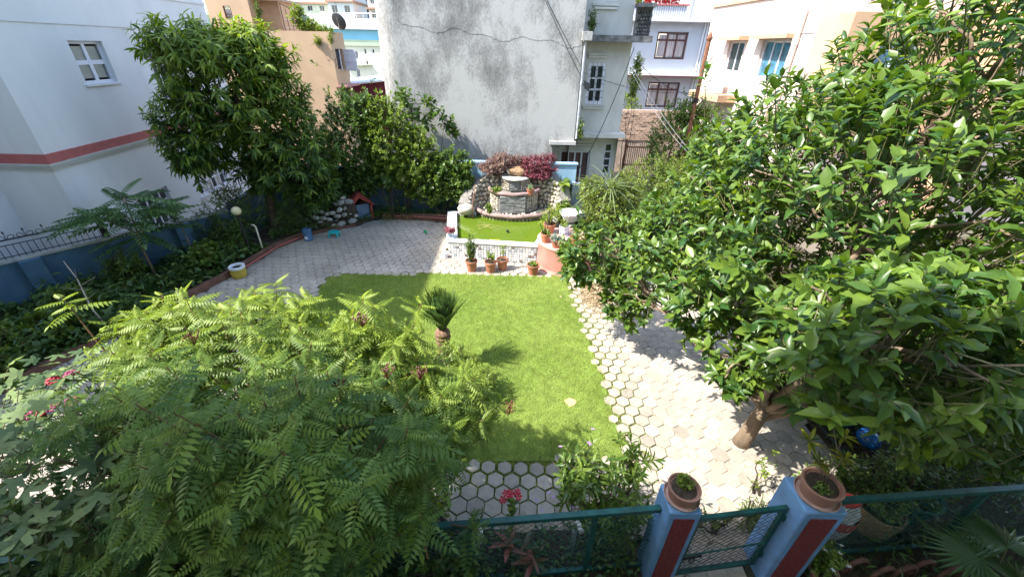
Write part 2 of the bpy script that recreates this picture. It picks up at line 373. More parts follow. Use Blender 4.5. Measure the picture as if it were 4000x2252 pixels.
# ---- the house the picture is taken from (behind the camera, throws the shade over the fence)
H2 = thing('cream_house', 'tall cream house at the near end of the garden', 'house', (0, -5, 0))
mb = MB(); hs_ = Face((-25, -.42), (18, -.42))
for p, q in (((18, -.42), (18, -11)), ((18, -11), (-25, -11)), ((-25, -11), (-25, -.42))): Face(q, p).wall(mb, 0, 12.2)
o2 = [(u, u+1.6, z, z+1.4) for z in (1.1, 7.6, 10.2) for u in (2., 7, 12, 18, 23.5, 29)]
hs_.wall(mb, 0, 12.2, []); obj('wall', mb, m_cream, H2)
mb = MB(); mb.box((-25.4, -11.5, 12.2), (18.5, .12, 12.45)); obj('roof_slab', mb, m_trim, H2)

# ---- ochre building behind the peach tree
O = thing('ochre_building', 'flat-roofed ochre building with rooftop plants behind the peach tree', 'building', (-10, 22, 0))
f1 = Face((-13.6, 21), (-8.31, 21)); f2 = Face((-8.31, 21), (-8.18, 22.3)); f3 = Face((-8.18, 22.3), (-10.4, 28))
mb = MB(); f1.wall(mb, 0, 5.97); opo = [(.28, .95, 4.5, 5.32), (.10, .18, 4.6, 4.95), (.5, 1.1, 2.2, 3.7)]; f2.wall(mb, 0, 5.97, opo, .2)
opf3 = []; f3.wall(mb, 0, 5.97, opf3); Face((-10.4, 28), (-13.6, 28)).wall(mb, 0, 5.97); Face((-13.6, 28), (-13.6, 21)).wall(mb, 0, 5.97)
mb.add([(-13.6, 21, 5.5), (-8.31, 21, 5.5), (-8.18, 22.3, 5.5), (-10.4, 28, 5.5), (-13.6, 28, 5.5)], [(0, 1, 2, 3, 4)])
f1b = Face((-8.45, 21.14), (-13.45, 21.14)); f1b.wall(mb, 5.5, 5.97); mb.add([(-13.6, 21, 5.97), (-8.31, 21, 5.97), (-8.45, 21.14, 5.97), (-13.45, 21.14, 5.97)], [(0, 1, 2, 3)])
obj('wall', mb, m_orange, O)
mb = MB(); s1 = Face((-13.6, 21.3), (-11.72, 21.3)); lat = (.72, 1.05, 6.35, 6.85); s1.wall(mb, 5.5, 8.6, [lat]); Face((-11.72, 21.3), (-11.72, 24.6)).wall(mb, 5.5, 8.6); mb.add([(-13.6, 21.3, 8.6), (-11.72, 21.3, 8.6), (-11.72, 24.6, 8.6), (-13.6, 24.6, 8.6)], [(0, 1, 2, 3)]); obj('stair_room', mb, m_orange, O)
mb = MB()
for i in range(-3, 8):
    for sg in (1, -1):
        u = .72+i*.07; c = (lat[0]+lat[1])/2
        for k in range(5): pass
for z in np.arange(6.35, 6.85, .06): s1.box(mb, .72, 1.05, z, z+.018, -.1, -.04)
for u in np.arange(.74, 1.05, .06): s1.box(mb, u, u+.018, 6.35, 6.85, -.085, -.055)
obj('lattice_vent', mb, m_brownwood, O)
mb = MB(); s2 = Face((-11.72, 22.0), (-10.75, 22.0)); s2.wall(mb, 5.5, 7.1); Face((-10.75, 22), (-10.75, 24)).wall(mb, 5.5, 7.1); obj('terrace_room', mb, m_orange2, O)
mb = MB(); mb.box((-11.74, 21.5, 7.1), (-10.6, 24.1, 7.2)); obj('terrace_roof', mb, m_brick, O)
for o_, n_ in ((opo[0], 1), (opo[2], 1)): window(O, f2, o_, 1, 2, .1, .05, .05, mf=m_brownwood)
for o_ in opf3: window(O, f3, o_, 2, 3, .05, .05, .04)
mb = MB(); f2.box(mb, .55, .60, 4.42, 5.3, .02, .06); f2.box(mb, 1.0, 1.05, 4.42, 5.3, .02, .6)
for z in (4.45, 4.75, 5.0, 5.25): f2.box(mb, 1.0, 1.04, z, z+.03, .06, .6)
obj('open_shutter', mb, m_frame, O)
mb = MB(); f2.box(mb, -.05, 1.4, 3.78, 3.86, -.05, .42); obj('awning_slab', mb, mat('pink_slab', (.45, .22, .20), .8), O)
mb = MB(); pts = [(-10.5, 21.6, 5.5), (-10.5, 21.6, 7.0), (-10.15, 21.6, 6.85), (-9.9, 21.6, 6.5), (-9.8, 21.6, 5.5)]
for i in range(4): mb.tube([pts[i], pts[i+1]], .018, 5)
for z in (5.8, 6.1, 6.4): mb.tube([(-10.5, 21.6, z), (-9.85, 21.6, z)], .012, 5)
for x in (-10.3, -10.1): mb.tube([(x, 21.6, 5.5), (x, 21.6, 6.8)], .012, 5)
obj('terrace_railing', mb, m_darkmetal, O)
D_ = thing('satellite_dish', 'dark grey satellite dish on the corner of the ochre roof', 'satellite dish', (-8.2, 21.9, 5.97))
mb = MB(); Mr = Matrix.Translation((-8.15, 21.9, 6.38)) @ Matrix.Rotation(R(-62), 4, 'X') @ Matrix.Rotation(R(20), 4, 'Y')
pr = [(.001, -.01)]+[(r, .35*r*r) for r in (.1, .2, .3, .36)]+[(.36, .35*.36*.36+.02)]+[(r, .35*r*r+.015) for r in (.3, .2, .1)]+[(.001, .015)]
mb.lathe(pr, (0, 0, 0), 20); mb.v = [tuple(Mr @ Vector(p)) for p in mb.v]; obj('dish', mb, mat('dish_grey', (.06, .065, .07), .5), D_, smooth=True)
mb = MB(); mb.tube([(-8.25, 22.0, 5.5), (-8.17, 21.95, 6.35)], .02, 6); mb.tube([(-8.15, 21.9, 6.3), (-8.0, 21.4, 6.5)], .012, 5); obj('mast', mb, mat('galvanised', (.45, .46, .47), .4, metal=.6), D_)

# ---- pale green building and the red shed farther back
G = thing('pale_green_building', 'cream and pale green apartment block with blue top storey', 'building', (-13.5, 43, 0))
gf = Face((-15.6, 40), (-11.3, 40)); gb = Face((-11.3, 40), (-11.3, 50)); mb = MB()
og = [(.75, 1.05, 4.42, 5.02), (1.68, 1.95, 4.42, 5.02), (.68, .98, 3.0, 3.58), (1.6, 1.88, 3.06, 3.66), (2.52, 2.7, 4.80, 5.22), (2.55, 2.73, 4.02, 4.34), (3.2, 3.4, 4.9, 5.2)]
gf.wall(mb, -1, 5.42, og); gb.wall(mb, -1, 5.42); Face((-15.6, 50), (-15.6, 40)).wall(mb, -1, 5.42); obj('wall', mb, m_cream, G)
for o_ in og: window(G, gf, o_, 2 if o_[1]-o_[0] > .25 else 1, 1, .05, .03, .03, mf=m_frame)
for z0, z1, d, mm, nm in ((5.42, 5.86, .12, m_palegreen, 'green_band'), (5.86, 6.6, .0, m_skyblue, 'blue_storey'), (6.6, 7.35, .35, m_white, 'roof_parapet')):
    mb = MB(); mb.box((-15.7-d, 40-d, z0), (-11.2+d, 50, z1)); obj(nm, mb, mm, G)
mb = MB(); mb.box((-13.4, 39.72, 3.98), (-12.6, 40, 4.05)); mb.box((-15.0, 39.75, 3.95), (-13.1, 40, 4.0)); obj('ledge', mb, m_palegreen, G)
mb = MB()
for x in np.arange(-15.4, -11, .55): mb.tube([(x, 39.7, 7.35), (x, 39.7, 7.68)], .015, 4)
mb.tube([(-16, 39.7, 7.68), (-11, 39.7, 7.72)], .03, 5); obj('roof_rail', mb, m_white, G)
Sh = thing('red_shed', 'dark red corrugated sheet shed between the ochre building and concrete wall', 'shed', (-8.8, 27.5, 0))
mb = MB(); n = 46
for i in range(n):
    x0 = -10.5+3.6*i/n; x1 = x0+3.6/n; d = .03 if i % 2 else 0; zt = 3.35+.42*(i/n)
    mb.box((x0, 27-d, 0), (x1, 27.05, zt))
obj('sheet_wall', mb, m_maroon, Sh)
mb = MB(); mb.add([(-10.7, 26.8, 3.33), (-6.8, 26.8, 3.80), (-6.8, 30, 4.0), (-10.7, 30, 3.55), (-10.7, 26.8, 3.39), (-6.8, 26.8, 3.86), (-6.8, 30, 4.06), (-10.7, 30, 3.61)], [(3, 2, 1, 0), (4, 5, 6, 7), (0, 1, 5, 4), (1, 2, 6, 5), (2, 3, 7, 6), (3, 0, 4, 7)]); obj('roof', mb, m_white, Sh)

# ---- far houses on the hill
def far_house(label, x, y, z, w_, d_, h, m1, m2, rows, cols, roof=None, rz=0.):
    T = thing('hillside_house', label, 'house', (x, y, z), 'houses on the hill'); f = Face((x-w_/2, y), (x+w_/2, y)); mb = MB()
    ops = []
    for j in range(rows):
        for i in range(cols):
            u = w_*(i+.5)/cols; zz = z+h*(j+.45)/rows; ops.append((u-w_/cols*.22, u+w_/cols*.22, zz-h/rows*.2, zz+h/rows*.28))
    f.wall(mb, z-6, z+h, ops, .2); Face((x+w_/2, y), (x+w_/2, y+d_)).wall(mb, z-6, z+h); Face((x-w_/2, y+d_), (x-w_/2, y)).wall(mb, z-6, z+h)
    mb.add([(x-w_/2, y, z+h), (x+w_/2, y, z+h), (x+w_/2, y+d_, z+h), (x-w_/2, y+d_, z+h)], [(0, 1, 2, 3)]); obj('wall', mb, m1, T)
    for o_ in ops: window(T, f, o_, 2, 1, .1, .06, .06)
    for j in range(1, rows+1):
        b_ = MB(); b_.box((x-w_/2-.3, y-.4, z+h*j/rows-.3), (x+w_/2+.3, y+d_, z+h*j/rows-.004)); obj('floor_slab', b_, m2, T)
    b_ = MB(); b_.box((x-w_/2-.5, y-.6, z+h), (x+w_/2+.5, y+d_, z+h+.35)); obj('roof', b_, roof or m2, T)
m_brickred = mat('brick_trim', (.42, .24, .17), .85, .1, 1); m_bluegrey = mat('blue_grey_paint', (.20, .27, .36), .8, .1, 1)
far_house('white hillside house with brown floor bands left of the concrete wall', -32.6, 90, 9.6, 4.6, 8, 5.6, m_white, m_brickred, 2, 2)
far_house('cream hillside apartment block above the rooftop plants', -40.5, 98, 10.6, 9.5, 8, 6.0, m_cream, m_brickred, 3, 4)
far_house('blue-grey hillside block at the top behind the white house', -30.6, 104, 10.6, 4.6, 8, 6.8, m_bluegrey, m_greywall, 3, 2)
far_house('small brick-trimmed hillside house beside the concrete wall', -25.2, 88, 9.2, 3.4, 7, 4.2, m_pink, m_brickred, 2, 2)
far_house('white low house between ochre stair room and hillside trees', -33.5, 60, 4.2, 7.5, 8, 4.3, m_white, m_greywall, 2, 4)
far_house('pale yellow hillside house behind the trees at the top', -50, 100, 9.6, 7, 8, 6.4, m_cream, m_white, 2, 3)

# ---- concrete gable building with a rounded corner
K = thing('concrete_building', 'tall building with blank weathered grey cement wall behind the fountain', 'building', (-1.3, 18, 0))
rad = .75; pts = [(2.22, 16.), (1.42, 16.)]
arc = [(-4.86+rad-rad*math.sin(a), 16+rad-rad*math.cos(a)) for a in [R(90)*i/10 for i in range(11)]]
mb = MB(); HT = 11.
ring = [(1.42, 16.)]+arc+[(-4.86, 19.), (2.22, 19.), (2.22, 17.3), (2.22, 17.2)]
for i in range(len(ring)-2):
    p, q = ring[i], ring[i+1]; mb.add([(*q, 0), (*p, 0), (*p, HT), (*q, HT)], [(0, 1, 2, 3)])
mb.add([(1.42, 16, 2.42), (2.22, 16, 2.42), (2.22, 16, HT), (1.42, 16, HT), (2.22, 17.4, 2.42), (1.42, 17.4, 2.42), (2.22, 17.4, HT)], [(0, 1, 2, 3), (0, 5, 4, 1), (1, 4, 6, 2)])
mb.add([(1.42, 16, 0), (1.42, 17.5, 0), (1.42, 17.5, 2.42), (1.42, 16, 2.42)], [(0, 1, 2, 3)])
mb.add([(2.22, 16, HT)]+[(x, y, HT) for x, y in ring], [tuple(range(len(ring)+1))])
obj('wall', mb, m_conc, K)
# plaster coat below the lip: slightly proud with a ragged top edge
q = random.Random(3); xs = np.linspace(-4.05, 2.2, 90); mb = MB(); top = []; bot = []
for i, x in enumerate(xs):
    t = (x+4.05)/6.25; z = 6.25-.62*t**.55+.07*math.sin(x*2.6)+.05*math.sin(x*5.7+1)+q.uniform(-.025, .025); top.append(z)
    bot.append(5.2+.1*math.sin(x*1.9)-.4*(1-t)+q.uniform(-.05, .05))
for i in range(89):
    e0 = .02+.02*math.sin(i*.31); mb.add([(xs[i], 15.999, top[i]+.8), (xs[i+1], 15.999, top[i+1]+.8), (xs[i+1], 16-.007, top[i+1]), (xs[i], 16-.007, top[i]), (xs[i], 16.01, top[i]-.006), (xs[i+1], 16.01, top[i+1]-.006)], [(3, 2, 1, 0), (4, 5, 2, 3)])
obj('plaster_lip', mb, m_conc, K)
mb = MB(); 
for i in range(40):
    x = 1.42-.1*i; 
mb.box((1.3, 15.86, 2.40), (2.28, 17.45, 2.52)); obj('overhang_slab', mb, m_conc, K)
mb = MB(); mb.box((2.16, 15.75, 5.76), (2.48, 16.6, 6.02)); obj('ledge_end', mb, m_conc, K)
mb = MB(); mb.tube([(2.30, 16.05, z) for z in (2.6, 4.4, 4.401, 4.52, 4.521, 5.75)], [.05, .05, .062, .062, .05, .05], 8); obj('drain_pipe', mb, mat('pvc_grey', (.55, .56, .58), .45), K)

# ---- stained white annex at its right
X = thing('white_annex', 'stained white house front with narrow barred window right of the concrete wall', 'house', (3.3, 18.5, 0))
af = Face((2.22, 17.3), (4.2, 17.3)); aw = [(.48, 1.13, 3.68, 5.08)]; mb = MB(); af.wall(mb, 2.66, 5.75, aw)
Face((4.2, 17.3), (4.2, 19.5)).wall(mb, 0, 5.75, [(.5, 1.5, 3.4, 4.9)]); Face((4.2, 19.5), (2.2, 19.5)).wall(mb, 0, 5.75)
al = Face((1.42, 17.5), (4.2, 17.5)); lw = [(.48, 1.75, .2, 1.86), (2.30, 2.66, .9, 2.2)]; al.wall(mb, 0, 2.5, lw)
obj('wall', mb, m_annex, X)
mb = MB(); au = Face((2.3, 17.2), (4.08, 17.2)); au.wall(mb, 5.95, 8.6, [(.4, 1.1, 6.98, 8.3)]); Face((4.08, 17.2), (4.08, 19.5)).wall(mb, 5.95, 8.6); Face((4.08, 19.5), (2.3, 19.5)).wall(mb, 5.95, 8.6); mb.add([(2.3, 17.2, 8.6), (4.08, 17.2, 8.6), (4.08, 19.5, 8.6), (2.3, 19.5, 8.6)], [(0, 1, 2, 3)]); obj('upper_wall', mb, m_annex, X)
window(X, au, (.4, 1.1, 6.98, 8.3), 2, 3, .04, .07, .05)
window(X, af, aw[0], 2, 3, .02, .10, .07, grille=True)
w_ = window(X, al, lw[0], 4, 1, .06, .07, .06, mp=lambda i, j: mat('red_brown_curtain', (.11, .06, .055), .8, .3, 10, stretch=(1, 1, .1))); window(X, al, lw[1], 1, 4, .05, .06, .05)
window(X, Face((4.2, 17.3), (4.2, 19.5)), (.5, 1.5, 3.4, 4.9), 2, 3, .02, .06, .05)
mb = MB(); mb.box((2.25, 16.85, 2.5), (4.35, 17.5, 2.66)); obj('ledge', mb, m_annex, X)
mb = MB(); mb.box((2.48, 16.7, 5.75), (4.75, 17.4, 5.95)); obj('mossy_ledge', mb, m_mould, X)
for k, (z, u0, u1) in enumerate(((5.32, .40, 1.22), (5.24, .44, 1.18), (3.50, .42, 1.18), (3.58, .38, 1.22))):
    mb = MB(); af.box(mb, u0, u1, z, z+.07, 0, .09 if k in (0, 3) else .06); obj('window_hood' if k < 2 else 'sill', mb, m_annex, X)
for z, u0, u1 in ((1.98, .4, 1.85), (2.08, .35, 1.9)): mb = MB(); al.box(mb, u0, u1, z, z+.06, 0, .08); obj('window_hood', mb, m_annex, X)
for z, u0, u1 in ((6.72, .34, 1.16), (6.82, .3, 1.2)): mb = MB(); au.box(mb, u0, u1, z, z+.07, 0, .08); obj('sill', mb, m_annex, X)
# black pierced balcony screen
mb = MB(); mb.box((4.1, 16.75, 6.78), (4.72, 17.25, 6.9)); mb.box((4.15, 17.0, 5.95), (4.68, 17.2, 6.78))
for i in range(5):
    for j in range(7):
        x = 4.2+.1*i+(.05 if j % 2 else 0); z = 6.0+.11*j
        mb.add([(x, 16.86, z), (x+.045, 17.0, z-.05), (x+.045, 17.0, z+.05), (x-.045, 17.0, z+.05), (x-.045, 17.0, z-.05)], [(0, 1, 2), (0, 2, 3), (0, 3, 4), (0, 4, 1)])
obj('pierced_screen', mb, m_mould, X)
mb = MB()
for z, a in ((3.9, 0), (3.5, .4)): pass
# wires
def wire(label, pts, r=.01, m=None, sag=None):
    mb = MB(); mb.tube(pts, r, 4, cap=False); return tag(obj('cable', mb, m or m_darkmetal, smooth=True), label, 'cable')
def sagline(a, b, s, n=14):
    a = Vector(a); b = Vector(b); return [tuple(a.lerp(b, i/n)-Vector((0, 0, 4*s*(i/n)*(1-i/n)))) for i in range(n+1)]
wire('thin black wire slanting down across the concrete wall', sagline((.55, 15.93, 7.4), (2.2, 15.93, 4.75), .06), .008)
wire('second thin wire just above, slanting down the concrete wall', sagline((.6, 15.95, 7.35), (2.22, 15.95, 5.0), .05), .008)
wire('black cable hanging in a long curve down the annex front', sagline((4.25, 17.1, 5.6), (2.4, 16.6, 1.0), .55), .013)
wire('thin dark wire crossing the annex window to the gap', sagline((2.4, 16.9, 4.8), (7.2, 18, 4.1), .25), .008)
wire('white service cable running down from annex corner to garden', sagline((4.3, 17.0, 4.9), (7.3, 17.2, 1.9), .12), .011, m_white)
wire('pale twin service cable beside the white one', sagline((4.3, 16.95, 4.75), (7.2, 17.0, 1.85), .2), .009, m_white)
wire('dark wire across the grey house front towards the pole', sagline((4.4, 17.2, 5.2), (7.25, 18, 4.0), .25), .01)
wire('wire crossing the sky in front of the pink house', sagline((7.25, 18, 8.6), (14, 12.2, 5.9), .3), .010)
L_ = thing('flood_lamp', 'small black lamp bracketed on the drain pipe', 'lamp', (2.5, 16, 4.3)); mb = MB(); mb.box((2.34, 15.9, 4.42), (2.62, 16.0, 4.46)); obj('bracket', mb, m_darkmetal, L_)
mb = MB(); mb.add([(2.36, 15.86, 4.58), (2.62, 15.86, 4.46), (2.56, 15.8, 4.26), (2.42, 15.8, 4.30), (2.36, 16.0, 4.58), (2.62, 16.0, 4.46), (2.56, 16.0, 4.26), (2.42, 16.0, 4.30)], [(0, 1, 2, 3), (7, 6, 5, 4), (0, 4, 5, 1), (1, 5, 6, 2), (2, 6, 7, 3), (3, 7, 4, 0)]); obj('shade', mb, m_darkmetal, L_)

# ---- pale grey house with brown windows
Y = thing('grey_house', 'pale grey two-storey house with dark brown windows and roof terrace', 'house', (9, 30, 0))
yf = Face((6.2, 27), (10.9, 27)); yw = [(1.72, 3.46, 5.10, 6.43), (1.68, 3.55, 2.55, 3.92)]; mb = MB(); yf.wall(mb, 0, 6.9, yw)
Face((6.2, 35), (6.2, 27)).wall(mb, 0, 6.9); Face((10.9, 27), (10.9, 35)).wall(mb, 0, 6.9); mb.add([(6.2, 27, 6.9), (10.9, 27, 6.9), (10.9, 35, 6.9), (6.2, 35, 6.9)], [(0, 1, 2, 3)]); obj('wall', mb, m_greywall, Y)
m_drape = mat('pink_grey_curtain', (.45, .38, .36), .9, .35, 16, stretch=(1, 1, .08))
for o_ in yw: window(Y, yf, o_, 3, 2, .08, .09, .10, mf=m_brownwood, mp=m_drape, zsplit=(.74,))
mb = MB(); yf.box(mb, 1.62, 3.56, 6.46, 6.72, 0, .03); obj('lintel_panel', mb, m_greywall, Y)
mb = MB(); yf.box(mb, -.5, 5.0, 4.28, 4.42, 0, .55); obj('floor_slab', mb, m_white, Y)
mb = MB(); yf.box(mb, -.5, 5.0, 4.22, 4.28, 0, .5); obj('red_stripe', mb, m_redband, Y)
mb = MB(); yf.box(mb, -.6, 5.4, 6.9, 7.02, -.2, .6); obj('roof_slab', mb, m_white, Y)
mb = MB()
for i in range(24): u = .0+i*.125; yf.box(mb, u, u+.085, 7.02, 7.62, .3, .36)
yf.box(mb, 0, 3., 7.02, 7.62, .24, .30); obj('fluted_parapet', mb, m_greywall, Y)
mb = MB(); yf.box(mb, -.05, 3.1, 7.62, 7.69, .2, .42); obj('parapet_cap', mb, m_redband, Y)
mb = MB()
for i in range(7): p = yf.at(.02+.5*i, 7.69, .3); mb.tube([p, (p[0], p[1], 8.3)], .02, 5)
for z in (7.95, 8.12, 8.3): mb.tube([yf.at(0, z, .3), yf.at(3.5, z, .3)], .018, 5)
obj('terrace_rail', mb, mat('steel', (.55, .57, .6), .3, metal=.7), Y)
mb = MB()
for u, r in ((4.25, .05), (4.4, .05), (4.55, .035), (.25, .04)): mb = MB(); p = yf.at(u, .5, .08); mb.tube([p, (p[0], p[1], 6.9)], r, 7); obj('drain_pipe', mb, m_white, Y)
mb = MB(); bf = Face((8.9, 30.5), (13, 29)); bf.wall(mb, 6.9, 10.5); Face((8.9, 36), (8.9, 30.5)).wall(mb, 6.9, 10.5); obj('roof_room', mb, m_greywall, Y)
mb = MB(); p = bf.at(1.7, 7, .06); mb.tube([p, (p[0], p[1], 10.2)], .07, 8); obj('roof_pipe', mb, m_white, Y)

# ---- pink house on the right
Pk = thing('pink_house', 'pink plastered house with hooded windows behind the citrus tree', 'house', (13, 18, 0))
pf = Face((8.76, 22), (9.34, 15.06)); pw = [(2.03, 3.2, 4.8, 5.90), (4.35, 5.95, 4.7, 5.92)]
# Face normal is right of P->Q : for P far, Q near this points to -X
mb = MB(); pf.wall(mb, 0, 7.2, pw); pq = Face((9.34, 15.06), (22, 15.06)); pq.wall(mb, 0, 8.5); Face((14, 22.5), (8.76, 22)).wall(mb, 0, 7.2); mb.add([(8.76, 22, 7.2), (9.34, 15.06, 7.2), (22, 15.06, 7.2), (22, 22, 7.2)], [(0, 1, 2, 3)])
obj('wall', mb, m_pink, Pk)
mb = MB(); pf.box(mb, -.1, pf.L-.003, 7.2, 7.36, -.2, .08); obj('parapet_cap', mb, m_orange2, Pk)
m_bluepane = mat('blue_reflecting_glass', (.07, .20, .30), .05, .5, 3, spec=.9)
window(Pk, pf, pw[0], 2, 1, .1, .06, .06); window(Pk, pf, pw[1], 3, 1, .1, .06, .06, mp=m_bluepane)
for (u0, u1, z) in ((1.75, 3.4, 5.93), (4.05, 6.2, 5.95)): mb = MB(); pf.box(mb, u0, u1, z, z+.13, 0, .42); obj('window_hood', mb, m_orange2, Pk)
mb = MB(); pf.box(mb, 0.02, pf.L-.02, 6.08, 6.12, .0, .025); obj('string_course', mb, m_trim, Pk)
mb = MB(); pf.box(mb, .9, 3.6, 3.72, 3.98, 0, .75); obj('ledge', mb, m_orange2, Pk)
mb = MB(); p = pf.at(6.28, 0, .1); mb.tube([(p[0], p[1], z) for z in (0, 5.75, 5.751, 5.95, 5.951, 6.7)], [.09, .09, .105, .105, .09, .09], 10); obj('drain_pipe', mb, m_pink, Pk)
AC = thing('air_conditioner', 'white air conditioner unit on ledge of the pink house', 'air conditioner', tuple(pf.at(2.5, 3.98, .4))); mb = MB(); pf.box(mb, 2.1, 2.9, 4.0, 4.55, .25, .55); bevel(obj('casing', mb, m_white, AC), .02); mb = MB(); c_ = pf.at(2.4, 4.28, .56)
for k in range(4): mb.tube([(c_[0]-.003*k, c_[1]+.2*math.cos(a)*(1-.2*k), c_[2]+.2*math.sin(a)*(1-.2*k)) for a in [2*math.pi*i/16 for i in range(17)]], .008, 4)
obj('fan_guard', mb, m_trim, AC)
bf_ = Face((9.9, 14.4), (13.6, 14.4)); bw_ = [(1.1, 2.3, 4.2, 5.9)]; mb = MB(); bf_.wall(mb, 3.2, 6.6, bw_); Face((9.9, 15.06), (9.9, 14.4)).wall(mb, 3.2, 6.6); Face((13.6, 14.4), (13.6, 15.06)).wall(mb, 3.2, 6.6); mb.add([(9.9, 14.4, 6.6), (13.6, 14.4, 6.6), (13.6, 15.06, 6.6), (9.9, 15.06, 6.6)], [(0, 1, 2, 3)]); mb.add([(9.9, 14.4, 3.2), (13.6, 14.4, 3.2), (13.6, 15.06, 3.2), (9.9, 15.06, 3.2)], [(3, 2, 1, 0)]); obj('bay', mb, m_orange2, Pk)
window(Pk, bf_, bw_[0], 2, 1, .1, .07, .06, mp=m_bluepane)
mb = MB(); mb.box((14.3, 13.6, 0), (14.8, 15.06, 8.5)); obj('corner_pier', mb, m_orange2, Pk)

# ---- pole, old brick wall and lane gate between the houses
Po = thing('utility_pole', 'rusty iron pole with pointed cap and tied wires right of the grey house', 'pole', (7.25, 18, 0))
mb = MB(); mb.tube([(7.27, 18, 0), (7.25, 18, 5.85)], [.09, .075], 10); obj('shaft', mb, m_rust, Po, smooth='auto')
mb = MB(); mb.lathe([(.075, 5.85), (.11, 5.92), (.11, 5.97), (.001, 6.2)], (7.25, 18, 0), 10); obj('cap', mb, m_rust, Po)
mb = MB(); mb.tube([(7.25, 17.95, 5.05), (7.42, 17.9, 5.25), (7.5, 17.88, 5.35)], .025, 6); obj('bracket', mb, m_rust, Po)
mb = MB()
for k in range(6): a = k*1.1; mb.tube([(7.25+.11*math.cos(a+t*.8), 18+.11*math.sin(a+t*.8), 3.75+.03*k+.02*math.sin(t*3)) for t in range(8)], .012, 4)
obj('wire_tie', mb, m_darkmetal, Po)
Bw = thing('old_brick_wall', 'tall weathered brick wall in the lane beside the annex', 'wall', (6.6, 22, 0)); mb = MB(); mb.box((5.0, 22, -.05), (8.6, 22.2, 2.95)); obj('mortar', mb, mat('lime_mortar', (.42, .33, .27), .95, .2, 5), Bw)
me_b = None
bb = MB(); bb.box((-.115, -.06, -.045), (.115, .06, .045)); brick_me = bpy.data.meshes.new('brick'); brick_me.from_pydata(bb.v, [], bb.f); brick_me.materials.append(m_brick)
for j in range(14):
    for i in range(14):
        x = 5.13+.25*i+(.125 if j % 2 else 0)
        if x < 8.5: inst('brick', brick_me, Bw, Matrix.Translation((x, 22.035+rnd.uniform(-.012, .012), 1.55+j*.1)) @ Matrix.Rotation(rnd.uniform(-.02, .02), 4, 'Y'))
Gt = thing('lane_gate', 'narrow black iron gate in the lane below the brick wall', 'gate', (6.2, 21, 0)); mb = MB()
for i in range(11): x = 5.6+.1*i; mb.tube([(x, 20.9, .2), (x, 20.9, 1.55+.1*math.sin(i))], .016, 4)
obj('bars', mb, m_darkmetal, Gt); mb = MB()
for z in (.5, 1.35): mb.box((5.5, 20.88, z), (6.75, 20.92, z+.06))
mb.box((5.45, 20.85, 0), (5.55, 20.95, 1.75)); mb.box((6.7, 20.85, 0), (6.8, 20.95, 1.75)); obj('frame', mb, m_rust, Gt)
# ================================================================== garden hardscape
m_joint = mat('mossy_joint', (.045, .046, .025), .95, .45, 7, .4, 80, coord='World')
m_paver = mat('concrete_paver', (.37, .325, .27), .88, .18, 1.1, .25, 90, obj_var=.12, dirt=.6, dirt_col=(.15, .14, .12), dirt_scale=11, coord='World')
m_turf = mat('turf_soil', (.13, .19, .035), .95, .3, 5, .3, 60, coord='World')
m_curb = mat('red_brown_curb', (.17, .085, .06), .9, .3, 6, .35, 40, dirt=.5, dirt_col=(.09, .08, .06), dirt_scale=6)
def inside(p, poly):
    x, y = p; c = False; n = len(poly)
    for i in range(n):
        x0, y0 = poly[i]; x1, y1 = poly[(i+1) % n]
        if (y0 > y) != (y1 > y) and x < (x1-x0)*(y-y0)/(y1-y0)+x0: c = not c
    return c
PAVE = [(-9.5, 3.2), (-9.2, 4.9), (-9.0, 5.55), (-8.68, 6.35), (-7.66, 9.55), (-7.34, 11.35), (-6.88, 12.25), (-6.5, 12.68), (-5.4, 13.33), (-4.7, 14.05), (-2.36, 13.85), (-2.26, 13.5), (-1.92, 10.97), (.73, 10.73), (1.0, 10.2), (1.6, 10.0), (2.2, 10.25), (4.6, 10.4), (5.15, 8), (5.2, 3.3), (3.05, 2.75), (3.05, 2.2), (1.97, 2.2), (1.97, 2.8), (1.5, 3.0), (-9, 2.9)]
LAWN = [(-5.05, 9.78), (-3, 9.92), (-1.5, 9.98), (0, 10.0), (1.5, 10.02), (1.56, 9.0), (1.67, 7.9), (1.71, 7.0), (1.76, 6.3), (1.81, 5.8), (1.80, 5.4), (1.82, 4.8), (1.84, 4.45), (1.80, 4.05), (.9, 4.04), (0, 4.02), (-.9, 3.96), (-4.9, 3.95)]
g = MB(); g.prism(PAVE, -.05, 0); PV = tag(obj('paving', g, m_joint, base=(0, 0, -.05)), kind='structure')
g = MB(); g.prism(LAWN, -.04, .018); LW = tag(obj('lawn', g, m_turf, base=(0, 0, -.04)), kind='structure')
# hexagonal pavers
s_ = .243; th = R(-2.); hexes = []
ct, st_ = math.cos(th), math.sin(th)
def lawn_dist(x, y):
    d = 9
    for i in range(len(LAWN)):
        a = Vector(LAWN[i]); b = Vector(LAWN[(i+1) % len(LAWN)]); ab = b-a; t = max(0, min(1, (Vector((x, y))-a).dot(ab)/ab.length_squared)); d = min(d, (Vector((x, y))-a-ab*t).length)
    return d
for j in range(-60, 80):
    for i in range(-70, 50):
        u = s_*(i+(.5 if j % 2 else 0)); v = s_*.866*j; x = u*ct-v*st_; y = u*st_+v*ct+2
        if not (-9.6 < x < 5.3 and 2 < y < 14.3): continue
        ld = lawn_dist(x, y); il = inside((x, y), LAWN)
        if il and ld > .05: continue
        if not inside((x, y), PAVE): continue
        sc = .985 if x > 2.3 and y < 9.5 else .955
        if ld < .75 and (x > 1.4 or y < 4.2): sc = .82+.15*min(1, ld/.75)+rnd.uniform(-.02, .015)
        if il: sc *= .8
        hexes.append((x, y, sc))
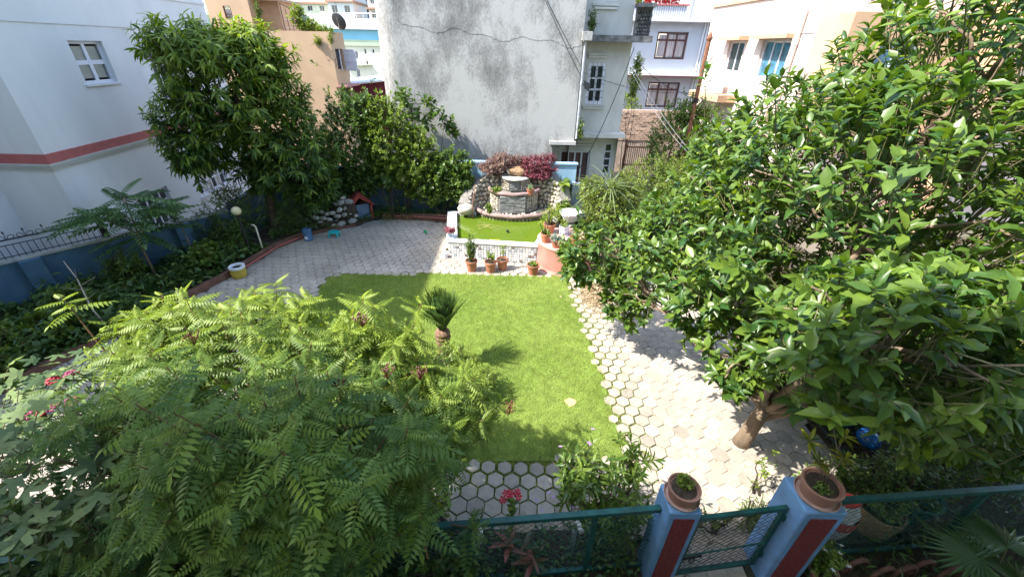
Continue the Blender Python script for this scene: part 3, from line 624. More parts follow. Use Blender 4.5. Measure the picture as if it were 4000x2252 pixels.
def hexv(r, z1, zb=-.02, ch=.006):
    v = []
    for rr, z in ((r, zb), (r, z1-ch), (r-ch, z1)):
        for k in range(6): a = R(60*k+30); v.append((rr*math.cos(a), rr*math.sin(a), z))
    f = [(12, 13, 14, 15, 16, 17)]
    for q in (0, 6):
        for k in range(6): f.append((q+k, q+(k+1) % 6, q+6+(k+1) % 6, q+6+k))
    return v, f
arr = np.array([(x, y, .03) for x, y, _ in hexes]); vis, _z = in_view(arr, 1.0)
hid = np.array([(x < -.9 and y < 6.0) or (x < -3.5 and y < 7.6) or (x > 2.6 and 5 < y) for x, y, _ in hexes])   # under the crowns
score = np.where(vis & ~hid, 1/np.linalg.norm(arr-CAM, axis=1), 0); order = np.argsort(-score); big = set(order[:300].tolist())
v, f = hexv(s_/math.sqrt(3), .030); hex_me = bpy.data.meshes.new('paver'); hex_me.from_pydata(v, [], f); hex_me.materials.append(m_paver)
rest = MB()
for k, (x, y, sc) in enumerate(hexes):
    M = Matrix.Translation((x+rnd.uniform(-.004, .004), y+rnd.uniform(-.004, .004), rnd.uniform(-.0012, .0015))) @ Matrix.Rotation(th+rnd.uniform(-.03, .03), 4, 'Z') @ Matrix.Rotation(rnd.uniform(-.003, .003), 4, 'X') @ Matrix.Diagonal((sc, sc, 1, 1))
    if k in big: inst('paver', hex_me, PV, M)
    else: rest.add([M @ Vector(p) for p in v], f)
tag(obj('far_pavers', rest, m_paver, PV), kind='stuff')
# grass: lawn blades and tufts in the wide joints
def grass(name, P, hmin, hmax, m, parent, lean=.5, w=.006, tint=None):
    n = len(P); a = rng.uniform(0, 2*np.pi, n); h = rng.uniform(hmin, hmax, n); le = rng.uniform(.1, lean, n)*h; b = rng.uniform(0, 2*np.pi, n)
    tip = P+np.stack([np.cos(b)*le, np.sin(b)*le, h], 1); sd = np.stack([np.cos(a)*w, np.sin(a)*w, 0*a], 1)
    V = np.stack([P-sd, P+sd, tip], 1).reshape(-1, 3)-np.array(BASE[parent.name]); F = np.arange(3*n).reshape(-1, 3)
    T = rng.uniform(0, 1, n) if tint is None else tint
    return tag(link(name, mesh_np(name, V, F, np.repeat(T, 3), m, False), m, parent), kind='stuff')
m_grass = leafmat('grass_blade', (.22, .31, .05), (.48, .53, .17), .40, .6, .3, (1.25, 1.3, .6))
n = 210000; P = np.stack([rng.uniform(-5.1, 1.9, n), rng.uniform(3.9, 10.1, n), np.full(n, .016)], 1)
ok = np.array([True]*n); LA = np.array(LAWN)
def inside_np(P, poly):
    c = np.zeros(len(P), bool); x = P[:, 0]; y = P[:, 1]
    for i in range(len(poly)):
        x0, y0 = poly[i]; x1, y1 = poly[(i+1) % len(poly)]
        if y0 == y1: continue
        c ^= ((y0 > y) != (y1 > y)) & (x < (x1-x0)*(y-y0)/(y1-y0)+x0)
    return c
jit = P+(rng.normal(0, .03, P.shape)+.035*np.stack([np.sin(P[:, 1]*7)+np.sin(P[:, 1]*17+1), np.sin(P[:, 0]*6)+np.sin(P[:, 0]*15), 0*P[:, 0]], 1))*[1, 1, 0]; P = P[inside_np(jit, LAWN)]
def patch(P, k=1.0): return .5+.25*np.sin(P[:, 0]*2.1*k+np.sin(P[:, 1]*1.7*k)*1.5)+.25*np.sin(P[:, 1]*2.9*k+np.cos(P[:, 0]*3.3*k)*1.3)
tt = np.clip(.0+.55*patch(P)+.08*patch(P, 3.1)+rng.uniform(-.25, .25, len(P))+.25*np.clip((6.5-P[:, 1])/3, 0, 1), 0, 1)
bare = np.hypot(P[:, 0]-1.1, (P[:, 1]-5.25)) < .085
grass('grass', P[~bare], .018, .05, m_grass, LW, .9, .0045, tt[~bare])
g = MB(); g.prism([(1.1+.1*math.cos(a)*(1+.2*math.sin(3*a)), 5.25+.1*math.sin(a)) for a in np.linspace(0, 6.28, 17)[:-1]], .016, .026); obj('bare_patch', g, mat('dry_thatch', (.50, .34, .17), .9, .25, 30), LW)
n = 110000; P = np.stack([rng.uniform(1.45, 2.75, n), rng.uniform(3.0, 10.1, n), np.full(n, .0)], 1); P[:60000, 0] = rng.uniform(-2, 1.9, 60000); P[:60000, 1] = rng.uniform(2.95, 4.15, 60000)
hx = np.array([(x, y) for x, y, _ in hexes]); hs_c = np.array([q for *_, q in hexes])
key = {}
for i, (x, y) in enumerate(hx): key.setdefault((int(x//.4), int(y//.4)), []).append(i)
keep = []
for i in range(n):
    x, y = P[i, 0], P[i, 1]; ld = abs(x-1.75) if y > 4 else abs(y-4)
    if rnd.random() < ld*.75: continue
    dm = 9
    for a in (-1, 0, 1):
        for b in (-1, 0, 1):
            for k in key.get((int(x//.4)+a, int(y//.4)+b), ()):
                dm = min(dm, math.hypot(hx[k][0]-x, hx[k][1]-y)/hs_c[k])
    if .118 < dm < .2: keep.append(i)
grass('joint_grass', P[keep], .02, .055, m_grass, PV, 1.0, .006)
n = 700; P = np.stack([rng.uniform(-7, -1.9, n), rng.uniform(9.9, 13.2, n), np.full(n, .0)], 1); P = np.repeat(P[inside_np(P, PAVE)][:120], 14, 0); P[:, :2] += rng.normal(0, .035, (len(P), 2)); grass('weeds', P, .02, .07, m_grass, PV, 1.0, .009)

# planting beds and their curbs
LEFTBED = [(-9.5, 3.2), (-9.2, 4.9), (-9.0, 5.55), (-8.68, 6.35), (-7.66, 9.55), (-7.34, 11.35), (-6.88, 12.25), (-6.5, 12.68), (-5.4, 13.33), (-4.9, 14.0), (-2.3, 13.9), (-2.0, 14.5), (-8.6, 14.5), (-8.5, 11.5), (-11.3, 8.1), (-13.5, 5.2), (-13, 3)]
g = MB(); g.prism(LEFTBED, -.05, .14); tag(obj('planting_bed', g, m_soil, base=(-8, 9, 0)), kind='structure')
g = MB(); g.prism([(5.2, 3.3), (5.15, 8), (4.6, 10.4), (2.5, 10.3), (2.3, 14.4), (9, 14.4), (11, 2.9), (5.2, 2.9)], -.05, .08); tag(obj('planting_bed', g, m_soil, base=(7, 7, 0)), kind='structure')
g = MB(); g.prism([(-9.5, .2), (-9.5, 2.88), (1.48, 2.98), (1.66, 2.75), (1.66, .2)], -.05, .05); tag(obj('planting_bed', g, m_soil, base=(-3, 1.5, 0)), kind='structure')
g = MB(); g.prism([(3.45, .2), (3.45, 2.85), (5.2, 2.88), (11, 2.88), (11, .2)], -.05, .05); tag(obj('planting_bed', g, m_soil, base=(6, 1.5, 0)), kind='structure')
def curb(label, pts, w_, z0, z1, m):
    mb = MB(); P = [Vector((p[0], p[1])) for p in pts]; Lf = []; Rt = []
    for i, p in enumerate(P):
        t = (P[min(i+1, len(P)-1)]-P[max(i-1, 0)]).normalized(); nn = Vector((-t.y, t.x))*w_/2; Lf.append(p+nn); Rt.append(p-nn)
    for i in range(len(P)-1):
        mb.prism([Lf[i], Rt[i], Rt[i+1], Lf[i+1]], z0, z1)
    return tag(obj('kerb', mb, m), label, 'kerb')
curb('red-brown kerb of the left flower bed beside the yellow tub', [(-9.5, 3.1), (-9.2, 4.9), (-9.0, 5.55), (-8.68, 6.35), (-7.66, 9.55), (-7.34, 11.35), (-6.88, 12.25)], .11, -.02, .2, m_curb)
curb('low kerb under the boulder pile beside the red kennel', [(-6.84, 12.33), (-6.45, 12.72), (-5.5, 13.28)], .12, -.02, .12, m_curb)
curb('stone kerb along the back bed left of the pond', [(-4.75, 14.06), (-3.6, 14.02), (-2.3, 13.9)], .16, -.02, .26, m_curb)
mb = MB(); mb.tube([(-7.5, 9.6, .12), (-7.22, 11.35, .13), (-6.8, 12.15, .12)], .022, 6); tag(obj('water_pipe', mb, m_redband), 'thin red pipe along the left bed kerb', 'pipe')
mb = MB(); mb.tube([(-4.75, 13.92, .2), (-3.6, 13.9, .19), (-2.35, 13.78, .18)], .02, 6); tag(obj('water_pipe', mb, m_redband), 'thin red pipe along the back bed kerb', 'pipe')

# boundary walls
BW = thing('boundary_wall', 'dark blue boundary wall with pilasters and iron railing at the left', 'wall', (-10, 9.6, 0))
wl = Face((-13.2, 5.75), (-8.55, 11.5)); mb = MB(); wl.box(mb, 0, wl.L, 0, 1.13, -.12, 0); obj('wall', mb, m_bluewall, BW)
mb = MB(); wl.box(mb, -.05, wl.L, 1.13, 1.19, -.16, .03); obj('coping', mb, m_coping, BW)
for u in (3.05, 4.55, 6.0): mb = MB(); wl.box(mb, u, u+.36, 0, 1.125, .003, .16); obj('pilaster', mb, m_bluewall, BW)
RL = thing('iron_railing', 'black wrought iron railing with spear finials on the left blue wall', 'railing', (-11.5, 7.8, 1.19)); mb = MB()
def rt(u, z): return wl.at(u, z, -.06)
u1 = 4.65
for z, r in ((1.62, .02), (1.24, .012), (1.50, .011)): mb.tube([rt(0.02, z), rt(u1, z)], r, 6)
obj('rail', mb, m_darkmetal, RL); n = int(u1/.11)
for i in range(n):
    mb = MB(); u = .05+i*.11; mb.tube([rt(u, 1.19), rt(u, 1.50)], .009, 4); obj('bar', mb, m_darkmetal, RL)
for i in range(int(u1/.3)):
    u = .1+i*.3; mb = MB(); mb.tube([rt(u, 1.62), rt(u, 1.74)], .009, 4); p = rt(u, 1.74); mb.lathe([(.001, 0), (.022, .03), (.001, .09)], p, 5)
    for sg in (1, -1): mb.tube([rt(u+sg*(.02+.055*(1-math.cos(a))), 1.64+.055*math.sin(a)+.012*a) for a in np.linspace(0, 4.2, 9)], .008, 4)
    obj('finial', mb, m_darkmetal, RL)
mb = MB(); mb.box((-.05, -.05, 0), (.05, .05, .62)); mb.v = [(p[0]+rt(u1, 0)[0], p[1]+rt(u1, 0)[1], p[2]+1.15) for p in mb.v]; obj('end_post', mb, m_darkmetal, RL)
B2 = thing('back_wall', 'blue back boundary wall behind the fountain and shrubs', 'wall', (-3, 14.55, 0)); mb = MB(); mb.box((-8.6, 14.5, 0), (-1.9, 14.66, 1.75)); mb.prism([(-8.55, 11.5), (-8.4, 11.45), (-8.45, 14.6), (-8.6, 14.6)], 0, 1.4); obj('wall', mb, m_bluewall, B2)
mb = MB(); mb.box((-1.9, 14.52, 0), (2.2, 14.66, 2.0)); obj('light_blue_panel', mb, m_lightblue, B2)
mb = MB(); mb.box((-1.95, 14.48, 2.0), (2.24, 14.7, 2.05)); obj('coping', mb, m_lightblue, B2)
mb = MB(); mb.box((2.2, 14.5, 0), (3.4, 14.66, 1.35)); mb.box((2.1, 14.4, 0), (2.2, 14.52, 1.4)); obj('low_panel', mb, mat('blue_grey_cement', (.30, .36, .40), .85, .15, 3, .2), B2)
mb = MB(); mb.box((2.02, 14.46, .9), (2.09, 14.52, 1.3)); obj('vent', mb, m_darkmetal, B2)

# ---- pond
m_tiles = [mat('tile_%s' % nme, c, .25, .10, 12, obj_var=.12, spec=.6) for nme, c in (('white', (.66, .66, .65)), ('pale_grey', (.50, .51, .53)), ('blue_grey', (.33, .37, .41)), ('brown', (.20, .16, .14)))]
m_grout = mat('tile_grout', (.50, .49, .47), .9, .1, 8); m_marble = mat('white_coping_stone', (.74, .73, .70), .5, .07, 4, dirt=.25, dirt_col=(.5, .49, .45), dirt_scale=5)
PD = thing('fish_pond', 'raised garden pond with small mosaic tiles and white coping', 'pond', (-.6, 11.2, 0))
pfc = Face((-1.92, 10.97), (.74, 10.73)); mb = MB(); pfc.box(mb, 0, pfc.L, 0, .53, -.2, 0); mb.prism([(-1.92, 10.97), (-1.72, 11.1), (-2.05, 13.5), (-2.26, 13.5)], 0, .53); mb.box((-2.2, 13.45, 0), (-1.3, 13.6, .53)); mb.prism([(.74, 10.73), (.9, 10.9), (1.6, 13.4), (1.42, 13.45), (.6, 11.0)], 0, .50); obj('wall', mb, m_grout, PD)
mb = MB(); mb.prism([pfc.at(-.04, 0, .03)[:2], pfc.at(pfc.L, 0, .03)[:2], pfc.at(pfc.L-.12, 0, -.22)[:2], pfc.at(.24, 0, -.22)[:2]], .53, .585); bevel(obj('coping', mb, m_marble, PD), .012)
mb = MB(); mb.prism([pfc.at(-.04, 0, .02)[:2], pfc.at(.235, 0, -.225)[:2], (-1.98, 13.45), (-2.3, 13.45)], .532, .583); bevel(obj('coping', mb, m_marble, PD), .012)
tp = .0822; tm = []
for mm in m_tiles:
    b_ = MB(); e = tp*.46; b_.add([(-e, -.006, -e), (e, -.006, -e), (e, -.006, e), (-e, -.006, e), (-e*.7, -.016, -e*.7), (e*.7, -.016, -e*.7), (e*.7, -.016, e*.7), (-e*.7, -.016, e*.7), (-e, .004, -e), (e, .004, -e), (e, .004, e), (-e, .004, e)], [(4, 5, 6, 7), (0, 1, 5, 4), (1, 2, 6, 5), (2, 3, 7, 6), (3, 0, 4, 7), (0, 8, 9, 1), (1, 9, 10, 2), (2, 10, 11, 3), (3, 11, 8, 0)])
    me = bpy.data.meshes.new('tile'); me.from_pydata(b_.v, [], b_.f); me.materials.append(mm); tm.append(me)
ang = math.atan2(pfc.U.y, pfc.U.x)
for i in range(32):
    for j in range(6):
        c_ = pfc.at(.045+tp*i, .05+tp*j, 0); k = 3 if (i*3+j*7+(i*j) % 5) % 13 == 0 else rnd.choices((0, 1, 2), (5, 3, 1))[0]
        inst('tile', tm[k], PD, Matrix.Translation(c_) @ Matrix.Rotation(ang, 4, 'Z'))
m_water = bpy.data.materials.new('algae_water'); m_water.use_nodes = True; t = m_water.node_tree; b = t.nodes['Principled BSDF']; b.inputs['Roughness'].default_value = .06; b.inputs['Specular IOR Level'].default_value = .5
nz = _n(t, 'ShaderNodeTexNoise'); nz.inputs['Scale'].default_value = 1.6; nz.inputs['Detail'].default_value = 4; rp = _n(t, 'ShaderNodeValToRGB'); rp.color_ramp.elements[0].color = (.075, .125, .008, 1); rp.color_ramp.elements[1].color = (.10, .155, .014, 1); tc = _n(t, 'ShaderNodeNewGeometry'); t.links.new(tc.outputs['Position'], nz.inputs['Vector']); t.links.new(nz.outputs['Fac'], rp.inputs[0]); t.links.new(rp.outputs[0], b.inputs['Base Color'])
wv = _n(t, 'ShaderNodeTexWave'); wv.wave_type = 'RINGS'; wv.rings_direction = 'Z'; wv.inputs['Scale'].default_value = 2.2; wv.inputs['Distortion'].default_value = 1.5; mp = _n(t, 'ShaderNodeMapping'); mp.inputs['Location'].default_value = (.2, -12.0, 0); t.links.new(tc.outputs['Position'], mp.inputs[0]); t.links.new(mp.outputs[0], wv.inputs['Vector'])
bp = _n(t, 'ShaderNodeBump'); bp.inputs['Strength'].default_value = .12; bp.inputs['Distance'].default_value = .02; t.links.new(wv.outputs['Fac'], bp.inputs['Height']); t.links.new(bp.outputs[0], b.inputs['Normal'])
mb = MB(); mb.prism([(-1.74, 11.12), (.70, 10.92), (1.5, 13.4), (1.2, 13.9), (-2.0, 13.9)], .1, .44); tag(obj('pond_water', mb, m_water), kind='structure')
# ---- fountain
m_mortar = mat('grey_mortar', (.20, .19, .17), .95, .25, 9, .4, 40); m_stone = mat('river_stone', (.47, .42, .34), .75, .22, 5, .15, 30, obj_var=.28); m_rim = mat('mauve_rim_cement', (.28, .19, .175), .7, .25, 6, .2, 30, dirt=.4, dirt_col=(.15, .11, .10), dirt_scale=5); m_slate = mat('slate', (.22, .225, .22), .8, .25, 14, .3, obj_var=.2)
FN = thing('rock_fountain', 'tiered wall fountain of rounded river stones with slate panels', 'fountain', (0, 13.8, 0))
def drum(c, rx, ry, z0, z1, a0=R(180), a1=R(360), n=28):
    mb = MB(); pts = [(c[0]+rx*math.cos(a), c[1]+ry*math.sin(a)) for a in np.linspace(a0, a1, n)]+[(c[0]+rx, c[1]+.25), (c[0]-rx, c[1]+.25)]
    mb.prism(pts, z0, z1); return mb
obj('lower_basin', drum((0.0, 14.0), 1.34, 1.0, .25, .57), m_mortar, FN); obj('middle_basin', drum((0, 14.0), .82, .70, .57, 1.22), m_mortar, FN); obj('upper_column', drum((.05, 14.15), .50, .45, 1.22, 1.66), m_mortar, FN)
def rim(c, rx, ry, z, r, name, n=30, sec=9):
    mb = MB(); P = [(c[0]+rx*math.cos(a), c[1]+ry*math.sin(a), z+.01*math.sin(a*9)) for a in np.linspace(R(178), R(362), n)]
    mb.tube(P, [r*(1+.06*math.sin(i*1.9)) for i in range(n)], 10); obj(name, mb, m_rim, FN, smooth=True)
rim((0, 14.0), 1.38, 1.03, .60, .075, 'basin_rim'); rim((0, 14.0), .86, .73, 1.27, .065, 'basin_rim')
mb = drum((.05, 14.15), .52, .62, 1.665, 1.705); obj('top_slab', mb, m_marble, FN)
fl = [(-1.58, 13.35), (-1.42, 13.75), (-1.15, 14.05), (-.6, 14.2), (.1, 14.28), (.7, 14.2), (1.2, 14.08), (1.52, 13.75), (1.62, 13.4)]
mb = MB(); ft = [.9, 1.25, 1.55, 1.75, 1.8, 1.78, 1.72, 1.5, 1.05]
for i in range(len(fl)-1):
    a, b_ = Vector(fl[i]), Vector(fl[i+1]); nn = Vector((-(b_-a).y, (b_-a).x)).normalized()*.35
    v = [(a.x, a.y, .1), (b_.x, b_.y, .1), (b_.x+nn.x, b_.y+nn.y, .1), (a.x+nn.x, a.y+nn.y, .1), (a.x, a.y, ft[i]), (b_.x, b_.y, ft[i+1]), (b_.x+nn.x, b_.y+nn.y, ft[i+1]), (a.x+nn.x, a.y+nn.y, ft[i])]
    mb.add(v, [(3, 2, 1, 0), (4, 5, 6, 7), (0, 1, 5, 4), (1, 2, 6, 5), (2, 3, 7, 6), (3, 0, 4, 7)])
obj('mortar_wall', mb, m_mortar, FN)
stone_me = []
for k in range(6):
    b_ = MB(); b_.blob((0, 0, 0), (1, .8, .75), k+50, 8, 6, .10); me = bpy.data.meshes.new('stone'); me.from_pydata(b_.v, [], b_.f); me.polygons.foreach_set('use_smooth', [True]*len(me.polygons)); me.materials.append(m_stone); stone_me.append(me)
def stone(p, r, rz=0, parent=None, tilt=None): inst('stone', stone_me[rnd.randrange(6)], parent or FN, Matrix.Translation(p) @ Matrix.Rotation(rz, 4, 'Z') @ Matrix.Rotation(rnd.uniform(-1.2, 1.2) if tilt is None else tilt, 4, 'Y') @ Matrix.Diagonal((r*rnd.uniform(.95, 1.3), r*.75, r*rnd.uniform(.8, 1.0), 1)))
# big stones of the flanks
acc = [0]
for i in range(len(fl)-1): acc.append(acc[-1]+(Vector(fl[i+1])-Vector(fl[i])).length)
def flank(s):
    for i in range(len(fl)-1):
        if s <= acc[i+1]: t = (s-acc[i])/(acc[i+1]-acc[i]); a, b_ = Vector(fl[i]), Vector(fl[i+1]); p = a.lerp(b_, t); d = (b_-a).normalized(); return p, math.atan2(d.y, d.x), ft[i]+(ft[i+1]-ft[i])*t
    return Vector(fl[-1]), 0, ft[-1]
for row in range(10):
    z = .45+row*.15; s = .06+(.075 if row % 2 else 0)
    while s < acc[-1]-.03:
        p, a, zt = flank(s); mid = abs(p.x-.05)
        if z < zt and not (mid < .55 and z < 1.6) and not (mid < .85 and z < 1.15):
            stone((p.x+.02*math.sin(a), p.y-.03*math.cos(a), z+rnd.uniform(-.03, .03)), rnd.uniform(.072, .098), a)
        s += rnd.uniform(.15, .19)
for row in range(8):    # pebbles of the middle basin, both sides of the panel
    z = .66+row*.072
    for a in np.arange(R(190), R(352), R(7.2)):
        x = .83*math.cos(a)
        if -.5 < x < .43: continue
        stone((x, 14+.71*math.sin(a), z+rnd.uniform(-.012, .012)), rnd.uniform(.034, .046), a+R(90))
for row in range(6):
    z = 1.30+row*.065
    for a in np.arange(R(195), R(350), R(9)):
        x = .05+.51*math.cos(a)
        if -.19 < x < .19: continue
        stone((x, 14.15+.46*math.sin(a), z), rnd.uniform(.03, .04), a+R(90))
for k in range(46): a = rnd.uniform(R(195), R(345)); q = rnd.uniform(.78, .93); stone((1.34*q*math.cos(a), 14+q*math.sin(a), .60), rnd.uniform(.035, .065), rnd.uniform(0, 3))
for k in range(26): a = R(200)+k*R(5.6); stone((1.36*math.cos(a), 14+1.02*math.sin(a), .47), rnd.uniform(.035, .05), a+R(90))
for k in range(9): a = R(200)+k*R(17); stone((.66*math.cos(a), 14+.52*math.sin(a), 1.24), .035, 0)
for k in range(8): stone((-.9+.3*k*.8+rnd.uniform(-.05, .05), 14.0+.12*abs(k-3.5)*.1, 1.80+rnd.uniform(-.02, .06)), rnd.uniform(.075, .11), rnd.uniform(0, 3))
def slate(x0, x1, z0, z1, y, rows):
    mb = MB(); mb.box((x0, y, z0), (x1, y+.12, z1)); p_ = obj('slate_panel', mb, m_slate, FN); h = (z1-z0)/rows
    for r in range(rows):
        x = x0
        while x < x1-.02:
            L = min(rnd.uniform(.1, .26), x1-x); b_ = MB(); d = rnd.uniform(.004, .024); b_.box((x+.002, y-d, z0+r*h+.002), (x+L-.002, y-.001, z0+(r+1)*h-.003)); obj('slate', b_, m_slate, p_); x += L
slate(-.47, .39, .62, 1.19, 13.26, 14); slate(-.16, .16, 1.29, 1.66, 13.66, 9)
BR = thing('boulder', 'large pale boulder at the left rear corner of the pond', 'boulder', (-1.62, 13.35, .45)); mb = MB(); mb.blob((-1.62, 13.3, .72), (.29, .2, .2), 4, 10, 7, .12); obj('rock', mb, m_stone, BR, smooth=True)
mb = MB(); mb.tube([(-1.42, 13.1, .3), (-1.38, 13.2, 1.0), (-1.3, 13.35, 1.55)], .018, 5); tag(obj('water_hose', mb, m_rust, smooth=True), 'rusty thin pipe leaning at the left side of the fountain', 'pipe')
mb = MB(); mb.lathe([(.02, .40), (.02, .47), (.05, .50), (.05, .515), (.001, .52)], (-.18, 12.0, 0), 10); tag(obj('pump_head', mb, m_darkmetal), 'tiny dark pump nozzle standing out of the green water', 'nozzle')

# ---- red plastered tank
m_tank = mat('faded_red_plaster', (.48, .20, .16), .85, .16, 2.2, .2, 30, dirt=.55, dirt_col=(.40, .31, .27), dirt_scale=2.6)
TK = thing('round_tank', 'round faded red plastered tank at the right end of the pond', 'tank', (1.56, 10.86, 0)); mb = MB(); mb.lathe([(.83, 0), (.83, .66), (.84, .70), (.84, .745), (.80, .755), (.001, .755)], (1.56, 10.86, 0), 48); obj('wall', mb, m_tank, TK, smooth='auto')
mb = MB(); mb.lathe([(.96, 0), (.94, .05), (.83, .06)], (1.56, 10.86, 0), 40); obj('plinth', mb, m_tank, TK)
mb = MB(); mb.lathe([(.845, .70), (.858, .71), (.858, .765), (.83, .77), (.81, .766)], (1.56, 10.86, 0), 48); obj('cover_rim', mb, mat('pale_red_cement', (.55, .33, .27), .85, .15, 4, .2), TK)

# ---- gate posts, gate and chain-link fence
m_post = mat('blue_post_paint', (.15, .30, .52), .75, .16, 3, .2, 40, dirt=.55, dirt_col=(.12, .17, .24), dirt_scale=5); m_rough = mat('dark_red_roughcast', (.19, .035, .035), .95, .35, 45, 1.0, 70); m_green = mat('dark_green_paint', (.012, .085, .075), .5, .3, 8, .15, 30, spec=.4, dirt=.5, dirt_col=(.06, .05, .035), dirt_scale=9)
def gatepost(label, x0, x1, y0, y1, h):
    T = thing('gate_post', label, 'gate post', ((x0+x1)/2, (y0+y1)/2, 0)); mb = MB(); mb.box((x0, y0, 0), (x1, y1, h)); bevel(obj('pillar', mb, m_post, T), .022, 3)
    mb = MB(); q = (x1-x0)*.18; mb.box((x0+q, y0-.008, .1), (x1-q, y0+.01, h-.1)); obj('roughcast_panel', mb, m_rough, T); return T
gatepost('slim blue gate post with dark red panel, left of the gate', 1.645, 1.975, 2.37, 2.70, 1.5)
gatepost('wide blue gate post with dark red panel, right of the gate', 3.04, 3.47, 2.40, 2.82, 1.5)
def chain(mb, fc, u0, u1, z0, z1, d=0, p=.105, r=.0034):
    n = int((u1-u0)/p); rows = int((z1-z0)/p*1.15)
    for i in range(n+1):
        for sg in (1, -1):
            P = []
            for j in range(rows+1):
                u = u0+p*i+sg*(p/2 if j % 2 else -p/2); P.append(fc.at(min(max(u, u0), u1), z0+(z1-z0)*j/rows, d+sg*.004*(1 if j % 2 else -1)))
            mb.tube(P, r, 3, cap=False)
def bar(mb, fc, u0, u1, z, h, d0=-.02, d1=.025): fc.box(mb, u0, u1, z, z+h, d0, d1)
FL = thing('chain_link_fence', 'dark green chain-link fence left of the gate', 'fence', (-2, 2.3, 0)); fa = Face((-6.5, 1.72), (1.645, 2.545)); mb = MB(); bar(mb, fa, 0, fa.L, 1.26, .055, -.03, .03); obj('top_rail', mb, m_green, FL)
mb = MB(); bar(mb, fa, 0, fa.L, .12, .05); obj('bottom_rail', mb, m_green, FL)
for u in (.6, 2.4, 4.3, 6.15, 7.48): mb = MB(); fa.box(mb, u-.025, u+.025, 0, 1.26, -.025, .024); obj('post', mb, m_green, FL)
mb = MB(); mb.tube([fa.at(6.12, .85, -.03), fa.at(5.75, 1.15, -.25)], .028, 8); obj('brace', mb, m_darkmetal, FL)
mb = MB(); chain(mb, fa, .02, fa.L-.02, .14, 1.26); tag(obj('wire_mesh', mb, m_green, FL), kind='stuff')
FR = thing('chain_link_fence', 'dark green chain-link fence right of the gate', 'fence', (5.5, 2.8, 0)); fb = Face((3.47, 2.66), (10.5, 3.28)); mb = MB(); bar(mb, fb, 0, fb.L, 1.26, .055, -.03, .03); obj('top_rail', mb, m_green, FR)
for u in (.05, 2.0, 3.9, 5.9): mb = MB(); fb.box(mb, u-.025, u+.025, 0, 1.26, -.025, .024); obj('post', mb, m_green, FR)
mb = MB(); bar(mb, fb, 0, fb.L, .12, .05); obj('bottom_rail', mb, m_green, FR)
mb = MB(); chain(mb, fb, .02, fb.L-.02, .14, 1.26); tag(obj('wire_mesh', mb, m_green, FR), kind='stuff')
GA = thing('garden_gate', 'dark green chain-link garden gate between the two blue posts', 'gate', (2.5, 2.5, 0)); fg = Face((1.985, 2.44), (3.025, 2.585))
mb = MB(); bar(mb, fg, 0, fg.L, 1.26, .05, -.022, .022); bar(mb, fg, 0, fg.L, .13, .05, -.022, .022); fg.box(mb, 0, .045, .18, 1.26, -.022, .022); fg.box(mb, fg.L-.045, fg.L, .18, 1.26, -.022, .022); obj('frame', mb, m_green, GA)
mb = MB(); mb.tube([fg.at(.03, .60, .03), fg.at(fg.L-.03, .66, .03)], .011, 6); obj('cross_bar', mb, m_green, GA)
mb = MB(); mb.tube([fg.at(-.02, .58, .05), fg.at(.22, .6, .05)], .014, 6); mb.tube([fg.at(.12+.035*math.cos(a), .52+.05*math.sin(a), .05) for a in np.linspace(0, 6.28, 10)], .008, 5); obj('latch', mb, m_darkmetal, GA)
for z in (.35, 1.1): mb = MB(); fg.box(mb, fg.L-.02, fg.L+.05, z, z+.07, -.02, .045); obj('hinge', mb, m_green, GA)
mb = MB(); chain(mb, fg, .05, fg.L-.05, .18, 1.26, 0, .095, .0034); tag(obj('wire_mesh', mb, m_darkmetal, GA), kind='stuff')
# path outside the gate
g = MB(); g.prism([(1.7, -.3), (1.7, 2.2), (3.4, 2.2), (3.4, -.3)], -.05, .0); PT = tag(obj('path', g, m_joint, base=(2.5, 1, -.05)), kind='structure')
pm_ = [bpy.data.meshes.new('path_tile') for _ in range(2)]; b_ = MB(); b_.box((-.085, -.085, -.02), (.085, .085, .025))
for me, mm in zip(pm_, (mat('pink_path_tile', (.36, .15, .14), .85, .2, 8, .2, obj_var=.15), mat('grey_path_tile', (.33, .29, .27), .85, .2, 8, .2, obj_var=.15))): me.from_pydata(b_.v, [], b_.f); me.materials.append(mm)
for i in range(9):
    for j in range(12): inst('path_tile', pm_[0 if (i+j//2) % 3 else 1], PT, Matrix.Translation((1.82+.18*i, .12+.18*j, 0)))
# ================================================================== plants
m_bark = mat('citrus_bark', (.20, .145, .10), .9, .3, 8, .5, 40, stretch=(1, 1, .4)); m_barkd = mat('dark_bark', (.07, .05, .038), .9, .3, 10, .5, 40); m_twig = mat('green_twig', (.13, .12, .05), .8, .3, 8); m_redtwig = mat('reddish_twig', (.20, .11, .05), .7, .2, 8)
def kite(w=.42, fold=.10, droop=.12): return np.array([(0, 0, 0), (-w/2, .42, fold*w), (0, .45, -droop*.2), (w/2, .42, fold*w), (0, 1, -droop)], float), np.array([(0, 2, 4, 1), (0, 3, 4, 2)])
T_citrus = leaf_tpl(.50, .16, .14, (.0, .22, .6, 1.), (.12, .8, 1., .05))
T_lance = leaf_tpl(.24, .18, .32, (.0, .35, .7, 1.), (.15, 1., .8, .03))
T_ovate = leaf_tpl(.55, .14, .2, (.0, .35, .7, 1.), (.1, 1., .8, .03))
T_round = leaf_tpl(.95, .08, .1, (.0, .25, .75, 1.), (.25, .95, .95, .3))
T_kite = kite(); T_small = kite(.55, .08, .1)
T_blade = leaf_tpl(.028, .2, .9, (.0, .3, .6, .85, 1.), (.7, 1., .9, .6, .05))
